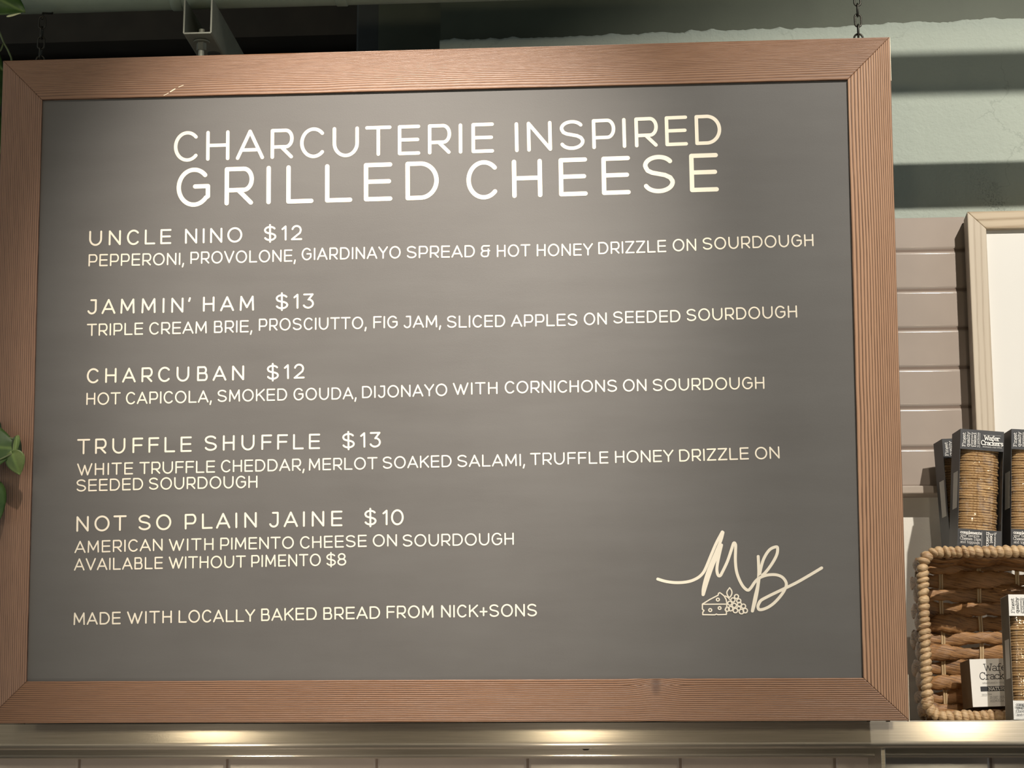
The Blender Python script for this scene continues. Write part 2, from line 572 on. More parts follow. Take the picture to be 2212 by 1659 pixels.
zs0, zs1 = at(1990, 1066, YW - 0.02).z, zl[7]
bm = bmesh.new()
add_box(bm, (-2.2, YW - 0.020, zs0), (XR, YW + 0.05, zs1))
tag(link('trim_1', bm, M_TRIMW, None, bevel=0.002), kind='structure')
bm = bmesh.new()
add_box(bm, (-2.2, YW + 0.026, 1.70), (XR, YW + 0.08, zs0 + 0.01))
link('painted_lower_wall', bm, M_PALE, wall)
bm = bmesh.new()
add_box(bm, (-4, -6, -0.1), (4, 1.1, 0))
tag(link('floor', bm, M_FLOOR), kind='structure')
bm = bmesh.new()
add_box(bm, (-4, -6, 4.5), (4, 1.1, 4.6))
tag(link('ceiling', bm, M_CEIL), kind='structure')

bm = bmesh.new()
add_box(bm, (-4, -6.1, 0), (4, -6.0, 4.5))
tag(link('wall_front', bm, M_BACKROOM), kind='structure')

ct = empty('added_bounce_counter', (-0.2, -1.5, 0.0), label='unseen long counter with pale worktop, added to bounce light at the steel shelf', cat='counter')  # unseen counter added as a pale reflector for the steel shelf
bm = bmesh.new()
add_box(bm, (-2.2, -0.95, 0), (2.0, 0.82, 0.91))
link('cabinet', bm, M_BACKROOM, ct)
bm = bmesh.new()
add_box(bm, (-2.24, -1.0, 0.91), (2.04, 0.86, 0.95))
link('worktop', bm, M_BOUNCE, ct, bevel=0.004)

# globe pendants over the customers' side of the room, mirrored in the steel shelf
for gx, which in ((-3.10, 'far left'), (-1.77, 'left'), (-0.43, 'middle'), (0.96, 'right')):
    pl = empty('pendant_lamp', (gx, -4.5, 2.02), label='opal globe pendant lamp opposite the menu board, ' + which + ' of the row', cat='lamp', group='globe pendants')
    bm = bmesh.new()
    bmesh.ops.create_uvsphere(bm, u_segments=28, v_segments=16, radius=0.10)
    link('globe', bm, M_GLOBE, pl, smooth=True)
    bm = bmesh.new()
    add_tube(bm, [(0, 0, 0.09), (0, 0, 0.10), (0, 0, 0.15), (0, 0, 0.16)], lambda i, a_: 0.03 if i in (1, 2) else 0.02, 16)
    link('cap', bm, M_BLACK_STEEL, pl, smooth=True)
    bm = bmesh.new()
    add_tube(bm, [(0, 0, 0.15), (0, 0, 2.48)], 0.004, 8)
    link('cord', bm, M_BLACK_STEEL, pl, smooth=True)

# ------------------------------------------------------------------ pipes and strut under the ceiling
PR = 0.031
pz = (at(60, 29, 0.0).z + at(850, 3, 0.0).z) / 2 + PR + 0.004
PY = 0.012
pipe = empty('ceiling_pipe', (-0.4, PY, pz), label='grey-green painted pipe running level just above the menu board', cat='pipe')
bm = bmesh.new()
add_tube(bm, [(x * 0.2 - 2.4, 0, 0) for x in range(24)], PR, 28)
link('pipe', bm, M_PIPE, pipe, smooth=True)
for px in (735, 380):
    bm = bmesh.new()
    x = at(px, 5, 0).x + 0.4
    add_tube(bm, [(x - 0.010, 0, 0), (x - 0.008, 0, 0), (x + 0.008, 0, 0), (x + 0.010, 0, 0)], lambda i, a: PR + (0.0018 if i in (1, 2) else 0.0), 28)
    link('coupling', bm, M_PIPE, pipe, smooth=True)
P2 = empty('ceiling_pipe', (0.6, -0.35, 3.357), label='thin grey-green pipe further out from the wall, above the picture', cat='pipe')
bm = bmesh.new()
add_tube(bm, [(x * 0.2 - 1.0, 0, 0) for x in range(11)], 0.0250, 20)
link('pipe', bm, M_PIPE, P2, smooth=True)

SY = -0.030                                              # front end of the strut
a = at(395, 74, SY)
b = at(457, 71.5, SY)
sx, sw = (a.x + b.x) / 2, (b.x - a.x) / 2
sz = (a.z + b.z) / 2
st = empty('strut_channel', (sx, SY, sz), label='U-shaped galvanised strut channel under the pipe, seen end on', cat='strut')
T = 0.0026
H = pz - PR - sz
bm = bmesh.new()
prof = [(-sw, 0), (sw, 0), (sw, H), (sw - T, H), (sw - T, T), (-sw + T, T), (-sw + T, H), (-sw, H)]
prof = [(-sw + 0.002, 0), (sw - 0.002, 0), (sw, 0.002)] + prof[2:-1] + [(-sw, H), (-sw, 0.002)]
add_prism(bm, [(x, 0, z) for x, z in prof], (0, 0.55, 0))
link('channel', bm, M_GALV, st)
rx, ry = 0.0, 0.034
bm = bmesh.new()
add_tube(bm, [(rx, ry, -0.0035), (rx, ry, -0.0012)], 0.0135, 28)
link('washer', bm, M_GALV, st)
bm = bmesh.new()
add_tube(bm, [(rx, ry, -0.0165), (rx, ry, -0.0155), (rx, ry, -0.0045), (rx, ry, -0.0035)], lambda i, a_: 0.0084 if i in (1, 2) else 0.0076, 6)
link('hex_nut', bm, M_GALV, st)
bm = bmesh.new()
add_tube(bm, [(rx, ry, 0.02 - 0.0006 * k) for k in range(280)], lambda i, a_: 0.0052 + 0.0004 * math.sin(i * 2.1), 12)
link('threaded_rod', bm, M_GALV, st, smooth=True)
bm = bmesh.new()
add_tube(bm, [(rx + 0.008, ry + 0.060, -0.0012 - 0.0004), (rx + 0.008, ry + 0.060, 0.0)], 0.011, 20)
link('slot_shade', bm, M_DARKPOST, st)  # dark disc painted for the shade inside an open slot

# ------------------------------------------------------------------ shelf
SF = 0.14
zt = at(2100, 1556, SF).z
zf = at(1100, 1616, SF).z
shelf = empty('steel_shelf', (-0.3, SF, zf), label='long brushed stainless steel wall shelf below the menu board', cat='shelf')
Hh = zt - zf
X0s, X1s = -1.7, 1.9


def extr(name, prof, mat, x0=X0s, x1=X1s, smooth=False, parent=shelf):
    bm = bmesh.new()
    add_prism(bm, [(x0, y, z) for y, z in prof], (x1 - x0, 0, 0))
    return link(name, bm, mat, parent, smooth=smooth)


R_ = 0.0095
arc = [(R_ - R_ * math.cos(t), R_ - R_ * math.sin(t)) for t in [PI / 2 * k / 8 for k in range(9)]]
prof = [(0.0, Hh - 0.002), (0.0, Hh - 0.002)] + arc + [(0.030, 0.0), (0.030, 0.004), (0.012, 0.004), (0.012, Hh - 0.006)] + \
       [(YW - SF - 0.001, Hh - 0.006), (YW - SF - 0.001, Hh), (0.002, Hh)]
prof = prof[1:]
extr('shelf_sheet', prof, M_STEEL)
for o in (bpy.data.objects['shelf_sheet'],):
    for p in o.data.polygons:
        p.use_smooth = True
    e = o.modifiers.new('edge', 'EDGE_SPLIT')
    e.split_angle = math.radians(40)
yb = 0.17
zr = at(1100, 1637, SF + yb).z - zf
R2 = 0.006
arc2 = [(yb + R2 - R2 * math.cos(t), zr + R2 - R2 * math.sin(t)) for t in [PI / 2 * k / 6 for k in range(7)]]
extr('rear_stiffener', [(yb, Hh - 0.006)] + arc2 + [(yb + 0.03, zr), (yb + 0.03, zr + 0.002), (yb + 0.008, zr + 0.002), (yb + 0.008, Hh - 0.006)], M_STEEL)
xb = at(1906, 1640, SF + 0.06).x - shelf.location.x
bm = bmesh.new()
add_box(bm, (xb - 0.003, 0.05, -0.30), (xb + 0.001, YW - SF - 0.001, Hh - 0.006))
add_box(bm, (xb - 0.003, 0.046, -0.30), (xb + 0.004, 0.05, Hh - 0.006))
link('bracket', bm, M_STEEL, shelf, bevel=0.0008)
for px in (1265,):
    bm = bmesh.new()
    x = at(px, 1624, SF + 0.05).x - shelf.location.x
    add_tube(bm, [(x, 0.060, 0.012), (x, 0.060, 0.002), (x, 0.060, -0.001)], lambda i, a_: 0.007 if i < 2 else 0.004, 14)
    link('bolt', bm, M_BLACK_STEEL, shelf, smooth=True)

# ------------------------------------------------------------------ picture frame on the wall at the right
pf = empty('picture_frame', (0, 0, 0), label='pale limewashed wooden frame around a blank white poster, behind the cracker boxes', cat='picture frame')
FY = YW - 0.058
ptl = at(2089, 457, FY)
pw, ph_ = 0.46, ptl.z - zs1
rw = at(2131, 560, FY).x - at(2091, 560, FY).x
pf.location = (ptl.x, FY, ptl.z)
pf.rotation_euler = (0, 0, 0)


def mitre(name, quad, th, mat, parent, bevel, y0=0.0):
    bm = bmesh.new()
    add_prism(bm, [(x, y0, z) for x, z in quad], (0, th, 0))
    return link(name, bm, mat, parent, bevel=bevel)


q = [(0, 0), (pw, 0), (pw, -ph_), (0, -ph_)]
qi = [(rw, -rw), (pw - rw, -rw), (pw - rw, -ph_ + rw), (rw, -ph_ + rw)]
mitre('frame_stile', [q[0], qi[0], qi[3], q[3]], 0.052, M_ASH, pf, 0.0015)
mitre('frame_stile', [q[1], qi[1], qi[2], q[2]], 0.052, M_ASH, pf, 0.0015)
mitre('frame_rail', [q[0], q[1], qi[1], qi[0]], 0.052, M_ASH2, pf, 0.0015)
mitre('frame_rail', [q[3], q[2], qi[2], qi[3]], 0.052, M_ASH2, pf, 0.0015)
bm = bmesh.new()
add_box(bm, (rw - 0.004, 0.012, -ph_ + rw - 0.004), (pw - rw + 0.004, 0.02, -rw + 0.004))
link('poster', bm, M_PAPER, pf)

# ------------------------------------------------------------------ stroke lettering
def arc_pts(cx, cy, rx, ry, a0, a1, n=None):
    n = n or max(6, int(abs(a1 - a0) / 9))
    return [(cx + rx * math.cos(math.radians(a0 + (a1 - a0) * i / n)), cy + ry * math.sin(math.radians(a0 + (a1 - a0) * i / n))) for i in range(n + 1)]


def bowl(x0, y0, y1, w):
    """right-hand bowl from (x0,y1) to (x0,y0) reaching width w"""
    r = (y1 - y0) / 2
    k = min(r, w)
    return [(x0, y1)] + arc_pts(x0 + w - k, (y0 + y1) / 2, k, r, 90, -90) + [(x0, y0)]


S_ = arc_pts(0.50, 0.745, 0.47, 0.255, 22, 90) [::1]
def s_curve():
    p = arc_pts(0.50, 0.755, 0.46, 0.245, 28, 180, 16)
    p += [(0.06, 0.70), (0.12, 0.61), (0.28, 0.545), (0.5, 0.505), (0.72, 0.465), (0.90, 0.39)]
    p += arc_pts(0.50, 0.255, 0.48, 0.255, 8, -158, 18)
    return p


# glyph: (width in cap heights, side bearing weight left, right, strokes in a unit box)
G = {
    'A': (0.93, .45, .45, [[(0, 0), (0.5, 1), (1, 0)], [(0.16, 0.30), (0.84, 0.30)]]),
    'B': (0.72, 1, .8, [[(0, 0), (0, 1)], bowl(0, 0.53, 1, 0.90), bowl(0, 0, 0.53, 1.0)]),
    'C': (0.84, .8, .55, [arc_pts(0.535, 0.5, 0.535, 0.515, 43, 317, 40)]),
    'D': (0.85, 1, .8, [[(0, 0), (0, 1), (0.45, 1)] + arc_pts(0.44, 0.5, 0.56, 0.5, 90, -90, 26) + [(0, 0)]]),
    'E': (0.73, 1, .7, [[(1, 1), (0, 1), (0, 0), (1, 0)], [(0, 0.51), (0.95, 0.51)]]),
    'F': (0.70, 1, .5, [[(1, 1), (0, 1), (0, 0)], [(0, 0.51), (0.92, 0.51)]]),
    'G': (0.87, .8, .9, [arc_pts(0.52, 0.5, 0.52, 0.515, 43, 322, 40) + [(1.0, 0.22), (1.0, 0.52), (0.56, 0.52)]]),
    'H': (0.77, 1, 1, [[(0, 0), (0, 1)], [(1, 0), (1, 1)], [(0, 0.51), (1, 0.51)]]),
    'I': (0.124, 1, 1, [[(0.5, 0), (0.5, 1)]]),
    'J': (0.66, .5, 1, [[(0.42, 1), (1, 1), (1, 0.3)] + arc_pts(0.52, 0.3, 0.48, 0.315, 0, -155, 18)]),
    'K': (0.78, 1, .45, [[(0, 0), (0, 1)], [(0.97, 1), (0.02, 0.40)], [(0.32, 0.60), (1, 0)]]),
    'L': (0.70, 1, .5, [[(0, 1), (0, 0), (1, 0)]]),
    'M': (0.95, 1, 1, [[(0, 0), (0.04, 1), (0.5, 0.20), (0.96, 1), (1, 0)]]),
    'N': (0.81, 1, 1, [[(0, 0), (0, 1), (1, 0), (1, 1)]]),
    'O': (0.99, .8, .8, [arc_pts(0.5, 0.5, 0.5, 0.515, 0, 360, 48)]),
    'P': (0.76, 1, .6, [[(0, 0), (0, 1)], bowl(0, 0.36, 1, 1.0)]),
    'R': (0.77, 1, .55, [[(0, 0), (0, 1)], bowl(0, 0.38, 1, 0.98), [(0.45, 0.38), (0.95, 0)]]),
    'S': (0.84, .7, .7, [s_curve()]),
    'T': (0.86, .4, .4, [[(0, 1), (1, 1)], [(0.5, 1), (0.5, 0)]]),
    'U': (0.86, 1, 1, [[(0, 1), (0, 0.45)] + arc_pts(0.5, 0.45, 0.5, 0.465, 180, 360, 24) + [(1, 1)]]),
    'V': (0.90, .4, .4, [[(0, 1), (0.5, 0), (1, 1)]]),
    'W': (1.27, .4, .4, [[(0, 1), (0.29, 0), (0.5, 0.86), (0.71, 0), (1, 1)]]),
    'Y': (0.85, .35, .35, [[(0, 1), (0.5, 0.46), (1, 1)], [(0.5, 0.46), (0.5, 0)]]),
    'Z': (0.78, .6, .6, [[(0, 1), (1, 1), (0, 0), (1, 0)]]),
    '&': (0.76, .7, .6, [[(0.97, 0.99), (0.42, 0.99)] + arc_pts(0.36, 0.76, 0.30, 0.235, 90, 270, 14) + [(0.62, 0.53)],
                         [(0.36, 0.525)] + arc_pts(0.40, 0.26, 0.40, 0.265, 95, 270, 16) + [(0.55, 0.0)] + arc_pts(0.60, 0.26, 0.26, 0.26, -80, 0, 8) + [(0.86, 0.68)], [(0.6, 0.53), (1.0, 0.53)]]),
    '$': (0.88, .7, .7, [s_curve(), [(0.5, -0.14), (0.5, 1.15)]]),
    '0': (0.82, .8, .8, [arc_pts(0.5, 0.5, 0.5, 0.515, 0, 360, 44)]),
    '1': (0.33, .8, 1, [[(0, 0.80), (1, 1), (1, 0)]]),
    '2': (0.74, .7, .7, [arc_pts(0.5, 0.70, 0.45, 0.31, 165, -12, 20) + [(0.86, 0.48), (0.0, 0.0), (1, 0)]]),
    '3': (0.72, .7, .7, [[(0.02, 1), (0.97, 1), (0.50, 0.60)] + arc_pts(0.47, 0.30, 0.53, 0.315, 80, -155, 22)]),
    '8': (0.74, .7, .7, [arc_pts(0.5, 0.76, 0.42, 0.25, 0, 360, 30), arc_pts(0.5, 0.255, 0.5, 0.27, 0, 360, 32)]),
    '+': (0.66, .6, .6, [[(0, 0.42), (1, 0.42)], [(0.5, 0.08), (0.5, 0.76)]]),
    ',': (0.20, .25, .4, [[(0.95, 0.06), (0.05, -0.24)]]),
    "'": (0.18, .3, .3, [[(0.95, 1.02), (0.2, 0.80)]]),
}

# typewriter faces printed on the packaging: (width, strokes in x-height units where cap = 1, x height = .66)
def slab(x, y, w=0.16):
    return [(x - w, y), (x + w, y)]


XH = 0.66
TW_ = {
    'a': (0.62, [arc_pts(0.28, 0.17, 0.24, 0.18, 0, 360, 16), [(0.08, 0.56)] + arc_pts(0.28, 0.46, 0.24, 0.20, 140, 0, 8) + [(0.52, 0.05), (0.64, 0.0)]]),
    'b': (0.66, [[(0.12, 0), (0.12, 1), (0, 1)], arc_pts(0.36, 0.32, 0.26, 0.33, 0, 360, 18)]),
    'c': (0.60, [arc_pts(0.32, 0.33, 0.30, 0.33, 40, 320, 18), [(0.56, 0.5), (0.56, 0.62)]]),
    'd': (0.68, [[(0.56, 1), (0.56, 0), (0.68, 0)], [(0.44, 1), (0.56, 1)], arc_pts(0.30, 0.32, 0.26, 0.33, 0, 360, 18)]),
    'e': (0.60, [[(0.05, 0.36), (0.60, 0.36)] + arc_pts(0.32, 0.33, 0.29, 0.33, 5, 320, 20)]),
    'f': (0.50, [[(0.2, 0), (0.2, 0.78)] + arc_pts(0.38, 0.80, 0.18, 0.20, 180, 50, 8), [(0.02, 0.62), (0.42, 0.62)], slab(0.2, 0)]),
    'g': (0.66, [arc_pts(0.30, 0.36, 0.24, 0.29, 0, 360, 16), [(0.66, 0.64), (0.54, 0.64), (0.54, -0.12)] + arc_pts(0.30, -0.12, 0.24, 0.16, 0, -140, 8)]),
    'h': (0.72, [[(0.12, 0), (0.12, 1), (0, 1)], [(0.12, 0.4)] + arc_pts(0.36, 0.42, 0.22, 0.24, 150, 0, 8) + [(0.58, 0)], slab(0.12, 0), slab(0.58, 0)]),
    'i': (0.44, [[(0.06, 0.64), (0.22, 0.64), (0.22, 0)], slab(0.22, 0, 0.2), [(0.21, 0.90), (0.23, 0.90)]]),
    'k': (0.70, [[(0.12, 0), (0.12, 1), (0, 1)], [(0.54, 0.62), (0.14, 0.28)], [(0.28, 0.38), (0.60, 0)], slab(0.12, 0), slab(0.54, 0.62, 0.12), slab(0.6, 0, .12)]),
    'l': (0.44, [[(0.06, 1), (0.22, 1), (0.22, 0)], slab(0.22, 0, 0.2)]),
    'm': (0.96, [[(0, 0.64), (0.12, 0.64), (0.12, 0)], arc_pts(0.30, 0.42, 0.18, 0.22, 160, 0, 8) + [(0.48, 0)], arc_pts(0.66, 0.42, 0.18, 0.22, 160, 0, 8) + [(0.84, 0)], slab(0.12, 0, .1), slab(0.48, 0, .1), slab(0.84, 0, .12)]),
    'n': (0.72, [[(0, 0.64), (0.12, 0.64), (0.12, 0)], [(0.12, 0.4)] + arc_pts(0.36, 0.42, 0.22, 0.24, 150, 0, 8) + [(0.58, 0)], slab(0.12, 0), slab(0.58, 0)]),
    'o': (0.64, [arc_pts(0.32, 0.33, 0.29, 0.33, 0, 360, 22)]),
    'p': (0.68, [[(0, 0.64), (0.12, 0.64), (0.12, -0.30)], arc_pts(0.38, 0.32, 0.26, 0.33, 0, 360, 18), slab(0.12, -0.3)]),
    'q': (0.68, [[(0.68, 0.64), (0.56, 0.64), (0.56, -0.30)], arc_pts(0.30, 0.32, 0.26, 0.33, 0, 360, 18), slab(0.56, -0.3)]),
    'r': (0.56, [[(0.02, 0.64), (0.16, 0.64), (0.16, 0)], [(0.16, 0.42)] + arc_pts(0.38, 0.42, 0.20, 0.23, 140, 40, 6), slab(0.16, 0, .18)]),
    's': (0.56, [arc_pts(0.28, 0.48, 0.22, 0.17, 25, 200, 8) + [(0.15, 0.38), (0.40, 0.30)] + arc_pts(0.28, 0.17, 0.24, 0.18, 30, -150, 10)]),
    't': (0.50, [[(0.18, 0.92), (0.18, 0.18)] + arc_pts(0.34, 0.16, 0.16, 0.16, 180, 320, 8), [(0.02, 0.64), (0.42, 0.64)]]),
    'u': (0.70, [[(0, 0.64), (0.12, 0.64), (0.12, 0.22)] + arc_pts(0.34, 0.22, 0.22, 0.22, 180, 350, 8), [(0.44, 0.64), (0.56, 0.64), (0.56, 0), (0.68, 0)]]),
    'v': (0.68, [[(0.06, 0.64), (0.33, 0), (0.60, 0.64)], slab(0.08, 0.64, .12), slab(0.6, 0.64, .12)]),
    'w': (0.9, [[(0.06, 0.64), (0.26, 0), (0.44, 0.5), (0.62, 0), (0.84, 0.64)]]),
    'x': (0.66, [[(0.08, 0.64), (0.58, 0)], [(0.58, 0.64), (0.08, 0)], slab(.1, .64, .1), slab(.58, 0, .1)]),
    'y': (0.68, [[(0.06, 0.64), (0.34, 0.02)], [(0.62, 0.64), (0.28, -0.24), (0.1, -0.3)], slab(0.08, 0.64, .12), slab(0.62, 0.64, .12)]),
    'W': (1.0, [[(0.08, 0.98), (0.27, 0), (0.5, 0.75), (0.73, 0), (0.92, 0.98)], slab(0.1, 0.98, .13), slab(0.9, 0.98, .13)]),
    'C': (0.78, [arc_pts(0.40, 0.5, 0.36, 0.5, 42, 318, 24), [(0.70, 0.72), (0.70, 0.98)]]),
    'F': (0.72, [[(0.14, 0), (0.14, 0.98), (0.66, 0.98), (0.66, 0.76)], [(0.14, 0.5), (0.46, 0.5)], slab(0.14, 0), slab(.1, .98, .1)]),
    'D': (0.80, [[(0.14, 0), (0.14, 0.98)], [(0.02, 0.98), (0.36, 0.98)] + arc_pts(0.36, 0.49, 0.36, 0.49, 90, -90, 14) + [(0.02, 0)]]),
    'T': (0.8, [[(0.05, 0.76), (0.05, 0.98), (0.75, 0.98), (0.75, 0.76)], [(0.4, 0.98), (0.4, 0)], slab(0.4, 0)]),
    'N': (0.86, [[(0.14, 0), (0.14, 0.98), (0.70, 0), (0.70, 0.98)], slab(0.14, 0, .14), slab(.08, .98, .1), slab(.72, .98, .14)]),
    'A': (0.86, [[(0.10, 0), (0.42, 0.98), (0.76, 0)], [(0.2, 0.32), (0.64, 0.32)], slab(0.1, 0, .12), slab(0.76, 0, .12)]),
    'U': (0.86, [[(0.14, 0.98), (0.14, 0.32)] + arc_pts(0.42, 0.32, 0.28, 0.32, 180, 360, 10) + [(0.70, 0.98)], slab(.14, .98, .13), slab(.7, .98, .13)]),
    'R': (0.86, [[(0.14, 0), (0.14, 0.98)], [(0.02, 0.98), (0.44, 0.98)] + arc_pts(0.44, 0.74, 0.22, 0.24, 90, -90, 8) + [(0.14, 0.5)], [(0.42, 0.5), (0.72, 0), (0.84, 0)], slab(0.14, 0, .13)]),
    'L': (0.74, [[(0.16, 0.98), (0.16, 0), (0.68, 0), (0.68, 0.24)], slab(.16, .98), slab(.1, 0, .1)]),
    'E': (0.76, [[(0.66, 0.78), (0.66, 0.98), (0.14, 0.98), (0.14, 0), (0.68, 0), (0.68, 0.22)], [(0.14, 0.5), (0.46, 0.5)]]),
    '0': (0.66, [arc_pts(0.33, 0.5, 0.28, 0.5, 0, 360, 18)]),
    '1': (0.5, [[(0.06, 0.8), (0.26, 0.98), (0.26, 0)], slab(.26, 0)]),
    '2': (0.66, [arc_pts(0.33, 0.70, 0.27, 0.28, 170, -20, 10) + [(0.06, 0.0), (0.62, 0)]]),
    '3': (0.66, [arc_pts(0.32, 0.74, 0.24, 0.24, 160, -80, 10), arc_pts(0.32, 0.27, 0.28, 0.26, 80, -160, 12)]),
    '4': (0.68, [[(0.46, 0), (0.46, 0.98), (0.04, 0.3), (0.64, 0.3)]]),
    '5': (0.66, [[(0.56, 0.98), (0.14, 0.98), (0.1, 0.56)] + arc_pts(0.32, 0.32, 0.28, 0.30, 110, -150, 12)]),
    ':': (0.3, [[(0.14, 0.1), (0.16, 0.1)], [(0.14, 0.55), (0.16, 0.55)]]),
}


def ribbon(bm, pts, hw, put, lift=None):
    """flat painted stroke with round ends and corners; put maps (x, y) to a 3D point"""
    lift = lift if lift is not None else [0]
    P = [Vector(p) for p in pts]
    Q = [P[0]]
    for p in P[1:]:
        if (p - Q[-1]).length > 1e-6:
            Q.append(p)
    closed = len(Q) > 3 and (Q[0] - Q[-1]).length < 1e-5
    if closed:
        Q[-1] = Q[0].copy()

    def face(vs):
        f = bm.faces.new(vs)
        f.normal_update()
        if f.normal.dot(FACE) < 0:
            f.normal_flip()

    def vert(p):
        return bm.verts.new(Vector(put(p)) + FACE * (lift[0] * 5e-6))

    n = len(Q)
    runs, cur = [], [0]
    for i in range(1, n - 1):
        cur.append(i)
        if (Q[i] - Q[i - 1]).normalized().dot((Q[i + 1] - Q[i]).normalized()) < 0.86:
            runs.append(cur)
            cur = [i]
    cur.append(n - 1)
    runs.append(cur)
    for run in runs:
        lift[0] += 1
        prev = None
        for k, i in enumerate(run):
            loop = closed and len(runs) == 1
            if 0 < k < len(run) - 1 or loop:
                a = Q[i - 1] if i > 0 else Q[n - 2]
                b = Q[i + 1] if i < n - 1 else Q[1]
                d1, d2 = (Q[i] - a).normalized(), (b - Q[i]).normalized()
                t = (d1 + d2).normalized()
                m_ = 1 / max(0.5, t.dot(d1))
            else:
                t = (Q[run[1]] - Q[run[0]]).normalized() if k == 0 else (Q[run[-1]] - Q[run[-2]]).normalized()
                m_ = 1.0
            nn = Vector((-t.y, t.x)) * hw * m_
            pair = (vert(Q[i] - nn), vert(Q[i] + nn))
            if prev:
                face([prev[0], pair[0], pair[1], prev[1]])
            prev = pair
    ends = sorted({r[0] for r in runs} | {runs[-1][-1]})
    if closed and len(runs) == 1:
        ends = []
    for i in ends:
        lift[0] += 1
        face([vert(Q[i] + Vector((math.cos(2 * PI * j / 14), math.sin(2 * PI * j / 14))) * hw) for j in range(14)])


FACE = Vector((0, -1, 0))

# ------------------------------------------------------------------ menu board
board = empty('menu_board', BO, (TILT, 0, 0), label='large framed black menu board with cream lettering hanging on chains', cat='menu board')
PD = 0.0045                                              # the panel sits this far behind the frame face
bm = bmesh.new()
add_box(bm, (U0 - 0.02, PD, -0.02), (U1 + 0.02, PD + 0.008, V1 + 0.02))
link('panel', bm, M_BOARD, board)
ow = 0.0672
oq = [(U0 - ow, V1 + ow + 0.001), (U1 + ow + 0.001, V1 + ow + 0.001), (U1 + ow + 0.001, -ow + 0.002), (U0 - ow, -ow + 0.002)]
iq = [(U0, V1), (U1, V1), (U1, 0), (U0, 0)]
FT = 0.034
for mat, i, j in ((M_WOOD_T, 0, 1), (M_WOOD_R, 1, 2), (M_WOOD_B, 2, 3), (M_WOOD_L, 3, 0)):
    mitre('frame_rail', [oq[i], oq[j], iq[j], iq[i]], FT, mat, board, 0.0012)
for sx_, sz_, k in ((-1, 1, 0), (1, 1, 1), (1, -1, 2), (-1, -1, 3)):
    cx_, cz_ = oq[k]
    L_, t_ = 0.070, 0.0012
    bm = bmesh.new()
    z0, z1 = sorted((cz_ + sz_ * t_, cz_ - sz_ * L_))
    x0, x1 = sorted((cx_, cx_ + sx_ * t_))
    add_box(bm, (x0 + 0.00002, 0.006, z0), (x1, FT - 0.002, z1))
    if sz_ > 0:
        x0, x1 = sorted((cx_ + sx_ * t_, cx_ - sx_ * L_))
        z0, z1 = sorted((cz_, cz_ + sz_ * t_))
        add_box(bm, (x0, 0.006, z0 + 0.00002), (x1, FT - 0.002, z1))
    tag(link('corner_edging', bm, M_RAW_EDGE, board), 'pale raw wood strip along the outer corner edge')
for px in (50, 1875, 1918):
    u = onb(px, 1560, 0.01).x
    bm = bmesh.new()
    add_box(bm, (u - 0.003, 0.004, oq[2][1] - 0.0016), (u + 0.003, 0.012, oq[2][1]))
    link('splinter', bm, M_BLACK_STEEL, board)

TY = PD - 0.0004
PUT = lambda p: (p.x, TY, p.y)


def word(bm, txt, xl, xr, yl, yr, cap, sw):
    """cap-letter word between two pixel ends of its baseline; cap and stroke in pixels"""
    a, b = onb(xl, yl, TY), onb(xr, yr, TY)
    c = onb((xl + xr) / 2, (yl + yr) / 2 - cap, TY) - (a + b) / 2
    W_ = (b - a).length
    ex = (b - a).normalized()
    ey = Vector((-ex.y, ex.x))
    cap_m = c.length
    hw = cap_m * sw / cap / 2
    gl = [G[ch] for ch in txt]
    ws = [g[0] * cap_m for g in gl]
    bear = [gl[i][2] + gl[i + 1][1] for i in range(len(gl) - 1)]
    tb = sum(bear)
    if tb:
        u = (W_ - sum(ws)) / tb
        base = 0.0
        lo = 0.10 * cap_m
        if u < lo:
            k = (W_ - tb * lo) / sum(ws)
            ws = [w * k for w in ws]
            u = lo
    else:
        u = 0
        if txt not in ('I', '1'):
            ws = [W_]
    x = 0.0
    for i, (ch, g) in enumerate(zip(txt, gl)):
        lift = [0]
        for st_ in g[3]:
            pts = [a + ex * (x + hw + q_[0] * (ws[i] - 2 * hw)) + ey * (hw + q_[1] * (cap_m - 2 * hw)) for q_ in st_]
            ribbon(bm, pts, hw, PUT, lift)
        x += ws[i] + (bear[i] * u if i < len(bear) else 0)


